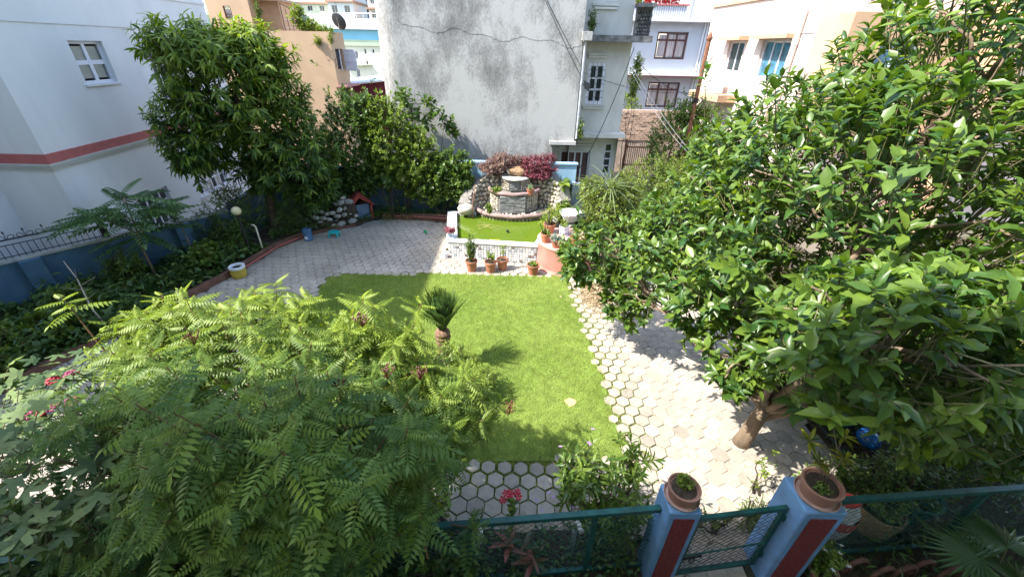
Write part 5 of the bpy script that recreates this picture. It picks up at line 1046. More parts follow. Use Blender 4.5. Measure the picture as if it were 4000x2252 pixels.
DB = thing('dead_branch', 'bare pale branch leaning over the left bed', 'branch', (-8.9, 7.0, .15)); limb(DB, [(-8.6, 6.9, .2), (-8.95, 7.1, .6), (-9.5, 7.6, 1.0), (-9.75, 7.75, 1.35)], .022, .008, mat('pale_dead_wood', (.38, .33, .26), .9, .2, 10), 'stem')
for a, b in (((-9.5, 7.6, 1.0), (-9.3, 7.5, 1.3)), ((-9.3, 7.4, .85), (-9.6, 7.3, .95)), ((-9.1, 7.2, .7), (-8.9, 7.3, .85)), ((-9.35, 7.45, .9), (-9.2, 7.7, 1.0))): limb(DB, [a, b], .008, .003, MATS['pale_dead_wood'], 'twig', 4)

# ---- ground cover in the beds
def cover(name, label, poly, n, h, size, tpl, lm, up=.9, z0=.14):
    P = np.stack([rng.uniform(min(q[0] for q in poly), max(q[0] for q in poly), n*3), rng.uniform(min(q[1] for q in poly), max(q[1] for q in poly), n*3)], 1); P = P[inside_np(P, poly)][:n]; m_ = len(P)
    hh = z0+h*(.25+.75*np.clip(.5+.5*np.sin(P[:, 0]*4.1+2*np.sin(P[:, 1]*3.3)), 0, 1))*rng.uniform(.25, 1, m_); P = np.column_stack([P, hh]); an = rng.uniform(0, 6.28, m_); D = np.stack([np.cos(an), np.sin(an), rng.uniform(-.4, .4, m_)], 1); U = np.array([0, 0, up])+rng.normal(0, .35, (m_, 3))
    b = P[:, :3].mean(0); T = bpy.data.objects.new('tmp', None); BASE['tmp'] = Vector((b[0], b[1], 0)); V, F = place(tpl, P-np.array([b[0], b[1], 0]), frames(D, U), rng.uniform(*size, m_)); bpy.data.objects.remove(T)
    sa = P.copy(); sa[:, 2] = z0-.03; sv, sf = prisms(sa-np.array([b[0], b[1], 0]), P-np.array([b[0], b[1], 0]), np.full(m_, .003), np.full(m_, .002)); T_ = np.concatenate([np.repeat(rng.uniform(0, .8, m_), len(tpl[0])), np.full(len(sv), .3)])
    V2 = np.concatenate([V, sv]); F2 = np.concatenate([F, sf+len(V)]); return tag(link(name, mesh_np(name, V2, F2, T_, lm), lm, base=(b[0], b[1], 0)), label, 'ground cover', kind='stuff')
LB1 = [(-9.45, 3.3), (-9.15, 4.9), (-8.95, 5.55), (-8.63, 6.35), (-7.75, 9.5), (-7.45, 11.2), (-8.5, 11.4), (-11.2, 8.1), (-12.5, 5.5), (-12, 3.3)]
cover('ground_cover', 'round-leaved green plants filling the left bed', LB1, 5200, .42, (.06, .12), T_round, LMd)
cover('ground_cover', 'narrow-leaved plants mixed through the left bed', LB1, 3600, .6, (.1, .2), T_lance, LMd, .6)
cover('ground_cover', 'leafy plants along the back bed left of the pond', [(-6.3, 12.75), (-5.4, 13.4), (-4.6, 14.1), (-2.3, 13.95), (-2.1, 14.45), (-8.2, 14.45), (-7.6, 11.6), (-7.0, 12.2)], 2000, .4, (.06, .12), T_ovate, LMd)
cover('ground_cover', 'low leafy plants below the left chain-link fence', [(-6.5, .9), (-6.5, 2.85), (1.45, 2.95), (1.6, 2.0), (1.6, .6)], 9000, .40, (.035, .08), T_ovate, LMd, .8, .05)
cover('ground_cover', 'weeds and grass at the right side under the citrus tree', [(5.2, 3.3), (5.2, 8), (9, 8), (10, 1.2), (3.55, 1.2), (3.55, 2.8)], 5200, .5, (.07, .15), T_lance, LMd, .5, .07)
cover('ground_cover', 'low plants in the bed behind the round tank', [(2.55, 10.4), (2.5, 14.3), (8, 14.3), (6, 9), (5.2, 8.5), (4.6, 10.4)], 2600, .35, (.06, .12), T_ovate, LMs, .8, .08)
cover('ground_cover', 'leafy undergrowth behind the back wall by the concrete house', [(2.3, 14.8), (2.3, 17), (9, 20), (9, 13.5), (4, 13.8)], 2200, .7, (.1, .18), T_ovate, LMs, .8, .0)
# red flowers in the left bed
for lab, b, r, n_, tp, lm, sz in (('lance-leaved green clump in the left bed near the pilaster', (-9.9, 7.6, .14), (.5, .45, .35), 70, T_lance, LMs, (.12, .2)), ('tall leafy clump in the left bed beside the dead branch', (-9.3, 6.6, .14), (.45, .5, .4), 70, T_ovate, LMs, (.1, .16)), ('bright ferny clump at the left edge of the bed', (-10.0, 6.1, .14), (.6, .45, .35), 130, T_small, LMy, (.06, .1)), ('bushy clump at the foot of the blue wall', (-9.7, 8.9, .14), (.5, .4, .5), 90, T_lance, LMs, (.1, .17)), ('leafy clump behind the yellow tub', (-8.3, 9.7, .14), (.4, .5, .4), 90, T_round, LMs, (.07, .11)), ('feathery clump by the near globe lamp', (-8.2, 10.8, .14), (.4, .4, .5), 90, T_lance, LMs, (.1, .16)), ('large-leaved clump at the far left edge', (-10.4, 5.2, .14), (.5, .4, .6), 40, T_ovate, LMs, (.2, .3)), ('leafy clump along the kerb below the dead branch', (-9.2, 5.3, .14), (.4, .5, .3), 80, T_ovate, LMs, (.08, .12))):
    shrub('bed_plant', lab, b, [((b[0], b[1], b[2]+r[2]), r)], n_, 9, sz, tp, lm, (.1, .25), cat='plant', stems=4)
for lab, q in (('red flower in the left bed below the blue wall', (-9.9, 7.9, .62)), ('second red flower in the left bed, nearer the kerb', (-9.0, 8.0, .6)), ('lone red flower low in the left bed near the dead branch', (-9.15, 5.9, .58))):
    F_ = thing('bed_flower', lab, 'flower', (q[0], q[1], .14)); limb(F_, [(q[0], q[1], .12), q], .006, .004, m_twig, 'stem', 4); flower(F_, q, .055, mat('orange_red_petal', (.60, .09, .02), .6), 'bloom', 6)

# ---- cycad on the lawn
LMcy = leafmat('cycad_leaf', (.02, .06, .015), (.12, .20, .04), .15, .4, .5)
CY = thing('cycad', 'cycad with upright dark fronds on a stout trunk on the lawn', 'cycad', (-1.3, 6.15, .02)); mb = MB(); pr = []
for i in range(19): z = i*.05; pr.append((.115+.02*(i % 2)+.02*math.sin(i*.5), z))
mb.lathe(pr+[(.001, .95)], (-1.3, 6.15, .0), 14); obj('trunk', mb, mat('shaggy_trunk', (.20, .12, .08), .95, .4, 25, .8, 60), CY)
def frond_tpl():
    P = []; N = 34
    for i in range(N):
        t = .12+.87*i/(N-1); s = .2*math.sin(math.pi*(.15+.80*t))**.6
        for sg in (-1, 1):
            d = np.array([[sg*.85, .6, .35]]); w_ = .05; v = np.array([(-w_, 0, 0), (w_, 0, 0), (w_*.6, 1, .0), (-w_*.6, 1, 0)], float); f = np.array([(0, 1, 2, 3)]); P.append(place((v, f), np.array([[0, t, -.10*t*t]]), frames(d, np.array([[0, -.5, 1.]])), [s]))
    V = []; F = []
    for i in range(7): t = i/6; V += [(-.012, t, -.1*t*t), (.012, t, -.1*t*t), (0, t, -.1*t*t-.015)]
    for i in range(6): a = 3*i; F += [(a, a+1, a+4, a+3), (a+1, a+2, a+5, a+4), (a+2, a, a+3, a+5)]
    P.append((np.array(V, float), np.array(F))); return merge_tpl(P)
fme = mesh_np('frond', *frond_tpl(), None, LMcy); 
at_ = fme.attributes.new('tint', 'FLOAT', 'POINT'); at_.data.foreach_set('value', np.full(len(fme.vertices), .35, np.float32))
for k in range(46):
    t = k/45; a = k*2.4; e = R(87-30*t**1.2+rnd.uniform(-4, 4)); dd = np.array([[math.cos(a)*math.cos(e), math.sin(a)*math.cos(e), math.sin(e)]]); fr = frames(dd, np.array([[-math.cos(a)*.6, -math.sin(a)*.6, .9]]))[0]; s = rnd.uniform(.72, .85)*(1-.12*t)
    inst('frond', fme, CY, Matrix.Translation((-1.3+.05*math.cos(a), 6.15+.05*math.sin(a), .93)) @ Matrix([list(r)+[0] for r in fr*s]+[[0, 0, 0, 1]]))

# ---- long arching blades: grass-leaved clump on the creeper, strap leaves by the kennel, fan palm
LMb = leafmat('strap_leaf', (.06, .11, .04), (.26, .32, .16), .3, .45, .4)
def strap(label, c, n, L, el, lm, name='strap_leaf_plant', part='blade', nparts=None):
    T = thing(name, label, 'plant', (c[0], c[1], c[2])); a = rng.uniform(0, 6.28, n); e = rng.uniform(*el, n); D = np.stack([np.cos(a)*np.cos(e), np.sin(a)*np.cos(e), np.sin(e)], 1); U = np.stack([-np.cos(a)*np.sin(e), -np.sin(a)*np.sin(e), np.cos(e)], 1)
    leaves(T, 'blades', T_blade, np.tile([c], (n, 1)), D, U, rng.uniform(*L, n), lm, None, n-1 if nparts is None else nparts, part); return T
strap('arching pale strap leaves on top of the leafy curtain', (3.0, 12.6, 1.75), 46, (.7, 1.25), (.3, 1.15), LMb)
strap('dark strap-leaved clump right of the red kennel', (-4.6, 14.1, .2), 60, (.5, .95), (.4, 1.4), LMd)
strap('second strap-leaved clump hanging over the back kerb', (-4.0, 14.05, .2), 50, (.5, .9), (.4, 1.4), LMd)
strap('pointed upright leaves of an agave-like plant by the creeper', (3.7, 11.2, .1), 14, (.4, .65), (.8, 1.4), LMy, 'yucca')
LMpal = leafmat('fan_palm_leaf', (.03, .09, .03), (.11, .20, .06), .3, .4, .5)
FP = thing('fan_palm', 'fan palm with spiky fan leaves in the bottom right corner', 'palm', (5.4, 2.2, .05))
def fan(c, yaw, pitch, r, n=26, spread=250):
    mb = MB(); Mx = Matrix.Translation(c) @ Matrix.Rotation(yaw, 4, 'Z') @ Matrix.Rotation(pitch, 4, 'X')
    for k in range(n):
        a = R(-spread/2+spread*k/(n-1)); d = Vector((math.sin(a), math.cos(a), 0)); s = Vector((d.y, -d.x, 0)); w_ = r*.055; q = rnd.uniform(.9, 1.05)*r
        v = [(0, 0, 0), d*q*.45+s*w_+Vector((0, 0, .01)), d*q*.45-s*w_+Vector((0, 0, .01)), d*q*.45+Vector((0, 0, -.012)), d*q+Vector((0, 0, -.10*r*rnd.uniform(.5, 1.5)))]
        mb.add([Mx @ Vector(p_) for p_ in v], [(0, 1, 3), (0, 3, 2), (1, 4, 3), (3, 4, 2)])
    o = obj('fan_leaf', mb, LMpal, FP); a_ = o.data.attributes.new('tint', 'FLOAT', 'POINT'); a_.data.foreach_set('value', np.full(len(o.data.vertices), .5, np.float32)); limb(FP, [(5.4, 2.2, .05), ((c[0]+5.4)/2, (c[1]+2.2)/2, c[2]*.6), c], .012, .008, m_twig, 'stalk', 5)
fan((5.12, 2.32, .85), .9, -.15, .5); fan((5.55, 2.45, .85), -.4, -.1, .52); fan((5.5, 2.15, .65), -1.6, -.15, .45)

# ---- purple planting on top of the fountain
LMpu = leafmat('purple_leaf', (.10, .015, .03), (.34, .10, .13), .3, .45, .4, (1.4, .5, .6)); LMpc = leafmat('purple_cream_leaf', (.12, .04, .05), (.40, .30, .22), .3, .45, .4, (1.3, .9, .7))
shrub('purple_plant', 'purple and cream leaved mound on the left of the fountain top', (-.65, 14.15, 1.7), [((-.7, 14.1, 2.0), (.55, .35, .3)), ((-.4, 14.15, 2.15), (.42, .3, .32)), ((.08, 14.25, 2.12), (.4, .22, .25))], 520, 8, (.08, .12), T_lance, LMpc, (.1, .2), .9, .05, cat='plant')
shrub('purple_plant', 'deep crimson leaved mound on the right of the fountain top', (.85, 14.15, 1.7), [((.6, 14.15, 2.1), (.45, .35, .32)), ((1.05, 14.1, 2.05), (.45, .35, .42)), ((.8, 13.95, 1.75), (.5, .25, .25))], 480, 8, (.08, .12), T_lance, LMpu, (.1, .2), .9, .05, cat='plant')
mb = MB(); mb.blob((.08, 14.05, 1.86), (.30, .25, .16), 9, 14, 9, .25); tag(obj('dry_moss_mound', mb, mat('dry_moss', (.30, .19, .11), .98, .35, 30, 1., 60), smooth=True), 'brown dry moss mound between the two purple plants', 'plant')
# rooftop plants of the ochre building and terrace flowers of the grey house
shrub('rooftop_plant', 'bright yellow-green bush on the ochre roof parapet', (-9.6, 21.4, 5.5), [((-9.7, 21.4, 6.5), (.35, .25, .55)), ((-9.3, 21.4, 6.2), (.45, .25, .35))], 130, 8, (.09, .14), T_ovate, LMy)
shrub('rooftop_plant', 'trailing plants along the ochre parapet left of the dish', (-8.7, 21.3, 5.5), [((-8.7, 21.3, 6.05), (.6, .25, .25)), ((-8.85, 20.95, 5.65), (.2, .1, .3)), ((-8.25, 20.95, 5.7), (.15, .1, .3))], 150, 8, (.06, .1), T_small, LMy, cat='plant')
shrub('rooftop_plant', 'vine climbing the ochre stair room', (-11.3, 21.2, 5.6), [((-11.35, 21.25, 6.4), (.15, .1, .7))], 40, 8, (.07, .11), T_ovate, LMs, cat='plant')
shrub('terrace_flowers', 'red bougainvillea behind the terrace rail of the grey house', (7.6, 27.1, 7.05), [((7.6, 27.1, 7.95), (.9, .2, .3)), ((8.4, 27.1, 7.9), (.5, .2, .3))], 150, 7, (.08, .13), T_ovate, leafmat('bougainvillea', (.40, .02, .03), (.70, .10, .06), .3, .5, .3, (1.2, .6, .6)), cat='flowers')
shrub('terrace_flowers', 'green and yellow plants at the left of the terrace rail', (6.6, 27.1, 7.05), [((6.6, 27.1, 7.9), (.4, .2, .3))], 60, 7, (.08, .13), T_ovate, LMy, cat='plant')
shrub('wall_weed', 'leafy weed growing on the ledge end at the concrete wall edge', (2.5, 16.5, 6.0), [((2.55, 16.5, 6.35), (.22, .2, .4))], 45, 8, (.08, .13), T_lance, LMs, cat='plant')
shrub('wall_weed', 'dark weed hanging at the bottom of the drain pipe', (2.42, 16.1, 2.6), [((2.42, 16.1, 2.95), (.16, .16, .4))], 50, 8, (.08, .14), T_lance, LMs, grav=.6, cat='plant')
# trees on the far hill
for i, (x, y, z, r, lab) in enumerate(((-47, 92, 9.0, 3.4, 'rounded green tree on the hill left of the cream block'), (-43, 86, 7.2, 3.0, 'dense green tree in front of the cream hillside block'), (-36.5, 84, 6.6, 1.8, 'small hillside tree below the white hillside house'), (-27.5, 84, 7.6, 1.6, 'small hillside tree right of the white hillside house'), (-56, 100, 9.5, 3.2, 'leafy hillside tree near the ochre stair room'))):
    shrub('hillside_tree', lab, (x, y, z-1.5), [((x, y, z+.4), (r, r*.8, r*.8)), ((x+r*.5, y, z+r*.5), (r*.7, r*.6, r*.6))], 330, 7, (.35, .6), T_small, LMs, (.4, 1.), cat='tree', group='trees on the hill')
# ================================================================== small objects
m_terra = mat('terracotta', (.42, .16, .095), .85, .15, 5, .15, 40, dirt=.3, dirt_col=(.45, .30, .22), dirt_scale=5); m_terra2 = mat('dusty_terracotta', (.33, .17, .12), .85, .15, 6, .15, dirt=.3, dirt_col=(.25, .17, .13), dirt_scale=6)
def potted(label, c, r, h, m=None, saucer=False, name='potted_plant', rib=False, taperk=.68):
    T = thing(name, label, 'potted plant', c); mb = MB(); m = m or m_terra
    pr = [(r*taperk, 0)]+([(r*(taperk+(1-taperk)*t)+(.006 if i % 2 else 0), h*.8*t) for i, t in enumerate(np.linspace(.1, .95, 8))] if rib else [(r*.93, h*.8)])+[(r*.93, h*.8), (r*1.04, h*.82), (r*1.05, h*.99), (r*1.0, h), (r*.93, h*.985), (r*.90, h*.86), (r*.001, h*.86)]
    mb.lathe(pr, c, 22); obj('pot', mb, m, T, smooth='auto'); mb = MB(); mb.lathe([(r*.9, h*.85), (r*.6, h*.885), (.001, h*.895)], c, 14); obj('soil', mb, m_soil, T)
    if saucer: mb = MB(); mb.lathe([(r*.8, .002), (r*1.05, .002), (r*1.16, .04), (r*1.12, .042), (r*1.02, .015), (r*.7, .014)], c, 22); obj('saucer', mb, mat('pale_saucer', (.45, .31, .26), .8), T, smooth='auto')
    return T
def fill(T, lobes, n, k, size, tpl, lm, L=(.08, .16), spread=.9, grav=.05, nparts=0, stem=True, lean=.6, tint=None):
    b = BASE[T.name]; p, d = lobes_pts(lobes, n, .3, .6); ax = unit(d*.5+np.array([0, 0, lean])+rng.normal(0, .2, p.shape)); Ls = rng.uniform(*L, n); P, D, U, Z, I = shoots(p, ax, Ls, k, spread, grav, size, .4)
    leaves(T, 'foliage', tpl, P, D, U, Z, lm, None if tint is None else np.full(len(P), tint), nparts)
    if stem:
        A = np.tile([[b.x, b.y, b.z+.15]], (n, 1))+rng.normal(0, .02, (n, 3)); twigs(T, A, p, np.full(n, .004), np.full(n, .002), m_twig, 'stems')
T = potted('terracotta pot with upright dark conifer, leftmost in front of the pond', (-1.16, 10.17, .03), .165, .33); fill(T, [((-1.16, 10.17, .78), (.15, .15, .40))], 130, 8, (.05, .08), T_lance, leafmat('conifer_leaf', (.04, .09, .015), (.18, .26, .04), .2, .5), (.06, .12), .45, 0, lean=1.2)
T = potted('terracotta pot with small leafy plant, second from left at the pond', (-.62, 10.13, .03), .165, .32); fill(T, [((-.62, 10.13, .58), (.15, .12, .13))], 14, 6, (.05, .08), T_ovate, LMy, nparts=30)
T = potted('terracotta pot with sparse twiggy plant, third from left at the pond', (-.29, 10.29, .03), .165, .33); fill(T, [((-.27, 10.29, .72), (.15, .12, .22))], 16, 5, (.04, .07), T_ovate, LMy)
T = potted('terracotta pot with a low leafy rosette beside the red tank', (.58, 10.06, .03), .175, .30); fill(T, [((.58, 10.06, .37), (.12, .12, .05))], 16, 6, (.06, .09), T_ovate, LMy, stem=False)
zt = .758
T = potted('ribbed terracotta pot with spiny stemmed plant on the tank', (.93, 10.62, zt), .15, .28, rib=True); fill(T, [((.93, 10.62, zt+.34), (.13, .12, .06))], 20, 6, (.05, .08), T_ovate, LMs, stem=False)
for a, b in (((.9, 10.62, zt+.2), (.88, 10.6, zt+.75)), ((.96, 10.65, zt+.2), (.98, 10.68, zt+.95)), ((.88, 10.6, zt+.2), (.74, 10.58, zt+.6))):
    limb(T, [a, b], .018, .013, mat('spiny_stem', (.14, .12, .10), .9, .4, 60, 1., 120), 'stem', 6); q = np.array([b]); P, D, U, Z, I = shoots(q, np.array([[0, 0, 1.]]), np.array([.05]), 9, 1.2, 0, (.07, .11), .3); leaves(T, 'leaf_tuft', T_ovate, P, D, U, Z, LMy)
T = potted('wide terracotta pot with yellow-leaved shrub behind the spiny one', (1.08, 11.3, zt), .18, .30); fill(T, [((1.15, 11.35, zt+.62), (.32, .25, .28))], 60, 7, (.06, .1), T_lance, LMy)
T = potted('terracotta pot of blue-grey spiky foliage at front of the tank', (1.2, 10.28, zt), .15, .25); fill(T, [((1.2, 10.27, zt+.30), (.19, .18, .12))], 90, 7, (.05, .08), T_lance, leafmat('blue_grey_leaf', (.10, .15, .12), (.26, .33, .28), .2, .6), (.04, .1), stem=False)
potted('empty terracotta pot on the tank behind citrus leaves', (1.72, 10.45, zt), .14, .24); 
m_bucket = mat('white_paint_bucket', (.70, .72, .76), .4, .1, 8); m_bluelab = mat('blue_bucket_print', (.05, .16, .45), .4, .4, 8, lo=.4, hi=.6, col2=(.6, .7, .8))
def bucket(label, c, r, h, lab=True):
    T = thing('paint_bucket', label, 'bucket', c); mb = MB(); mb.lathe([(r*.86, 0), (r, h), (r*1.04, h), (r*1.04, h*.95), (r*.97, h*.94), (r*.95, h*.8), (.001, h*.8)], c, 20); obj('pail', mb, m_bucket, T, smooth='auto')
    if lab: mb = MB(); mb.lathe([(r*.895, h*.2), (r*.975, h*.78), (r*.976, h*.781), (r*.896, h*.199)], c, 20); mb.v = [(c[0]+(x-c[0])*1.012, c[1]+(y-c[1])*1.012, z) for x, y, z in mb.v]; mb.f = mb.f[:-2]; obj('printed_label', mb, m_bluelab, T)
    return T
T = bucket('white and blue paint bucket planted up, on the tank', (1.5, 11.15, zt), .15, .30); fill(T, [((1.5, 11.15, zt+.42), (.16, .14, .14))], 30, 6, (.05, .09), T_lance, LMy)
T = bucket('white and blue bucket of purple leaves on the pond coping', (-1.85, 11.22, .585), .105, .2); fill(T, [((-1.85, 11.22, .86), (.2, .18, .1))], 50, 7, (.06, .1), T_lance, LMpu, stem=False)
bucket('small white bucket on the pavers at the corner of the pond', (-2.02, 10.98, .03), .09, .16, False)
T = potted('small terracotta pot with a succulent on the fountain ledge', (.55, 13.42, 1.24), .13, .2); fill(T, [((.55, 13.42, 1.5), (.08, .08, .08))], 8, 6, (.08, .13), T_lance, leafmat('aloe_leaf', (.12, .19, .08), (.28, .36, .18), .2, .5), stem=False)
# small plants on the fountain terraces
shrub('fountain_plant', 'small yellow-green plant on the left ledge of the fountain', (-.58, 13.5, 1.22), [((-.58, 13.5, 1.38), (.2, .12, .12))], 45, 6, (.05, .08), T_ovate, LMy, (.05, .12), cat='plant', stems=3)
shrub('fountain_plant', 'bright green plant at the left of the lower basin', (-.85, 13.2, .6), [((-.85, 13.2, .8), (.12, .1, .2))], 30, 6, (.06, .09), T_ovate, LMy, (.05, .12), cat='plant', stems=3)
shrub('fountain_plant', 'leafy green plant right of the fountain stones', (1.75, 13.35, .3), [((1.7, 13.3, .75), (.3, .25, .4))], 90, 7, (.07, .12), T_ovate, LMy, (.1, .2), cat='plant', stems=4)
shrub('banana_shoot', 'wilting broad-leaved shoot at the right shoulder of the fountain', (1.6, 13.9, .5), [((1.62, 13.85, 1.5), (.16, .14, .25))], 6, 5, (.3, .45), T_ovate, LMy, (.1, .2), .9, .5, 20, cat='plant', stems=3)
# white basin on a pedestal
m_basin = mat('white_enamel', (.78, .80, .82), .3, .05, 5); BS = thing('bird_bath', 'white fluted basin with pale blue inside on a stone pedestal', 'basin', (1.8, 12.2, 0)); c = (1.8, 12.2, 0)
mb = MB(); mb.lathe([(.10, .78), (.20, .82), (.27, .98), (.345, 1.07), (.35, 1.10), (.32, 1.105), (.29, 1.06)], c, 32); obj('bowl', mb, m_basin, BS, smooth='auto')
mb = MB(); mb.lathe([(.295, 1.075), (.25, .98), (.18, .91), (.001, .89)], c, 28); mb.f = mb.f[:-2]; obj('blue_lining', mb, mat('pale_blue_enamel', (.35, .62, .78), .25, .08, 4), BS, smooth=True)
for k in range(10): a = k*.628; mb = MB(); mb.tube([(1.8+.135*math.cos(a), 12.2+.135*math.sin(a), .8), (1.8+.275*math.cos(a), 12.2+.275*math.sin(a), .99), (1.8+.335*math.cos(a), 12.2+.335*math.sin(a), 1.06)], .016, 5); obj('flute', mb, m_basin, BS)
mb = MB(); mb.lathe([(.16, 0), (.13, .3), (.12, .78)], c, 12); obj('pedestal', mb, m_mortar, BS)
for k in range(26): a = k*2.4; stone((1.8+.14*math.cos(a), 12.2+.14*math.sin(a), .05+.028*k), .06, a+1.57, BS)
# lily pads
LMl = leafmat('lily_pad', (.20, .22, .05), (.42, .42, .16), .2, .4)
for k in range(15):
    a = rnd.uniform(0, 6.28); r_ = rnd.uniform(0, .38); q = (-.88+r_*math.cos(a), 12.45+r_*.5*math.sin(a)); R_ = rnd.uniform(.05, .08); s0 = rnd.uniform(0, 6); mb = MB(); mb.prism([(q[0], q[1])]+[(q[0]+R_*math.cos(s0+t), q[1]+R_*math.sin(s0+t)) for t in np.linspace(.3, 6.0, 12)], .441, .446+.0006*k); tag(obj('lily_pad', mb, LMl), 'pale green lily pad floating on the left of the pond', 'lily pad', 'lily pads on the pond')
    a_ = bpy.data.objects[-1] if False else None
WL = thing('water_lettuce', 'small yellow floating plant near the pond front wall', 'plant', (-.6, 11.32, .44)); p = np.array([(-.6+rng.uniform(-.17, .17), 11.32+rng.uniform(-.09, .09), .455) for _ in range(16)]); P, D, U, Z, I = shoots(p, np.tile([[0, 0, 1.]], (16, 1)), np.full(16, .02), 6, 1.4, 0, (.03, .05), .3); leaves(WL, 'leaves', T_round, P, D, U, Z, leafmat('yellow_floating_leaf', (.30, .34, .01), (.60, .58, .03), .2, .5))
# globe lamps
m_globe = mat('cream_globe', (.72, .64, .38), .35, .06, 3)
for lab, b, h in (('cream globe lamp on black post in the left bed', (-7.72, 10.7, .12), 1.22), ('cream globe lamp among the shrubs left of the pond', (-3.9, 14.0, .2), 1.22)):
    T = thing('globe_lamp', lab, 'lamp', b); mb = MB(); mb.tube([b, (b[0], b[1], b[2]+h-.02)], .035, 8); mb.lathe([(.06, 0), (.06, .05), (.035, .12)], b, 10); obj('post', mb, m_darkmetal, T); mb = MB(); mb.lathe([(.05, h-.03), (.07, h+.01), (.05, h+.03)], b, 12); obj('collar', mb, m_darkmetal, T); mb = MB(); mb.blob((b[0], b[1], b[2]+h+.125), (.125, .125, .12), 1, 18, 12, 0); obj('globe', mb, m_globe, T, smooth=True)
mb = MB(); mb.tube([(-7.52, 10.98, .0), (-7.53, 11.0, .45), (-7.54, 11.02, .86), (-7.58, 11.02, .92), (-7.64, 11.02, .93)], .024, 8); tag(obj('standpipe', mb, mat('cream_pvc', (.62, .57, .45), .5, .12, 6), smooth=True), 'cream bent standpipe beside the near globe lamp', 'pipe')
YT = thing('yellow_tub', 'yellow tub with white rim on the pavers at the left kerb', 'tub', (-7.4, 9.55, .03)); c = (-7.4, 9.55, .03); mb = MB(); mb.lathe([(.15, 0), (.185, .05), (.195, .15), (.185, .155), (.19, .165), (.18, .27), (.15, .275), (.15, .1), (.001, .1)], c, 26); obj('body', mb, mat('yellow_plastic', (.52, .40, .06), .45, .12, 5, dirt=.3, dirt_col=(.35, .28, .1)), YT, smooth='auto'); mb = MB(); mb.lathe([(.185, .262), (.195, .27), (.195, .325), (.175, .335), (.13, .32), (.125, .27), (.14, .262)], c, 26); obj('rim', mb, m_bucket, YT, smooth='auto')
JR = thing('water_jar', 'blue ribbed water jar standing by the left kerb', 'jar', (-6.62, 12.02, .03)); c = (-6.62, 12.02, .03); mb = MB(); pr = [(.12, 0), (.135, .02)]
for i in range(5): z = .04+.065*i; pr += [(.138, z), (.13, z+.01), (.13, z+.02), (.138, z+.03), (.138, z+.055)]
mb.lathe(pr+[(.135, .38), (.12, .385), (.12, .34), (.001, .33)], c, 24); obj('body', mb, mat('blue_clear_plastic', (.07, .16, .30), .25, .2, 6, spec=.6), JR, smooth='auto'); mb = MB(); f_ = Face((-6.7, 11.884), (-6.54, 11.884)); f_.box(mb, .03, .13, .11, .2, 0, .004); obj('sticker', mb, m_bucket, JR)
ST = thing('plastic_stool', 'low turquoise plastic stool on the shaded pavers', 'stool', (-5.9, 12.32, .03)); m_turq = mat('turquoise_plastic', (.02, .42, .44), .4, .06, 5); mb = MB(); mb.lathe([(.001, .155), (.15, .155), (.165, .165), (.165, .185), (.15, .195), (.001, .185)], (-5.9, 12.32, .03), 24, sx=1.15, sy=.85); obj('seat', mb, m_turq, ST, smooth='auto')
for sx_, sy_ in ((-1, -1), (1, -1), (1, 1), (-1, 1)): mb = MB(); mb.tube([(-5.9+sx_*.12, 12.32+sy_*.085, .19), (-5.9+sx_*.145, 12.32+sy_*.105, .03)], [.03, .024], 6); obj('leg', mb, m_turq, ST)
BT = thing('plastic_bottle', 'green plastic bottle lying on the pavers left of the pond', 'bottle', (-2.96, 12.75, .03)); m_gb = mat('green_bottle', (.02, .30, .10), .15, .15, 8, spec=.7); Mx = Matrix.Translation((-2.96, 12.75, .075)) @ Matrix.Rotation(.5, 4, 'Z') @ Matrix.Rotation(R(90), 4, 'X'); mb = MB(); mb.lathe([(.03, -.13), (.042, -.12), (.042, -.02), (.038, -.01), (.042, .0), (.042, .06), (.015, .12), (.015, .14)], (0, 0, 0), 14); mb.v = [tuple(Mx @ Vector(p_)) for p_ in mb.v]; obj('body', mb, m_gb, BT, smooth='auto'); mb = MB(); mb.lathe([(.017, .14), (.017, .16), (.001, .16)], (0, 0, 0), 10); mb.v = [tuple(Mx @ Vector(p_)) for p_ in mb.v]; obj('cap', mb, m_basin, BT)
# red kennel with a blue board, stone slab and boulder pile
KN = thing('kennel', 'red A-frame kennel with slate blue board at the back of the paving', 'kennel', (-5.3, 13.75, 0)); m_kr = mat('kennel_red', (.30, .055, .04), .75, .15, 5, .2, dirt=.3, dirt_col=(.2, .06, .05)); kf = Face((-5.72, 13.42), (-5.05, 13.86)); Lk = kf.L
def poly(fc, pts, d0, d1):
    mb = MB(); n = len(pts); mb.add([fc.at(u, z, d0) for u, z in pts]+[fc.at(u, z, d1) for u, z in pts], [tuple(range(n)), tuple(range(2*n-1, n-1, -1))]+[(i, (i+1) % n, n+(i+1) % n, n+i) for i in range(n)]); return mb
obj('left_jamb', poly(kf, [(0, 0), (.2, 0), (.2, .42), (.1, .50), (.1, .62), (0, .58)], -.12, 0), m_kr, KN); obj('right_jamb', poly(kf, [(Lk-.07, 0), (Lk, 0), (Lk, .62), (Lk-.07, .66)], -.12, 0), m_kr, KN)
obj('gable_beam', poly(kf, [(0, .585), (.1, .625), (Lk/2, .92), (Lk-.07, .665), (Lk, .625), (Lk/2, 1.08)], -.12, 0), m_kr, KN)
obj('left_roof', poly(kf, [(-.05, .56), (Lk/2, 1.085), (Lk/2, 1.12), (-.09, .585)], -.8, .06), m_kr, KN); obj('right_roof', poly(kf, [(Lk+.05, .60), (Lk+.09, .625), (Lk/2, 1.12), (Lk/2, 1.085)], -.8, .06), m_kr, KN)
obj('rear_wall', poly(kf, [(0, 0), (Lk, 0), (Lk, .6), (Lk/2, 1.05), (0, .57)], -.8, -.77), m_kr, KN); obj('side_wall', poly(kf, [(0, 0), (.04, 0), (.04, .58), (0, .57)], -.77, -.12), m_kr, KN)
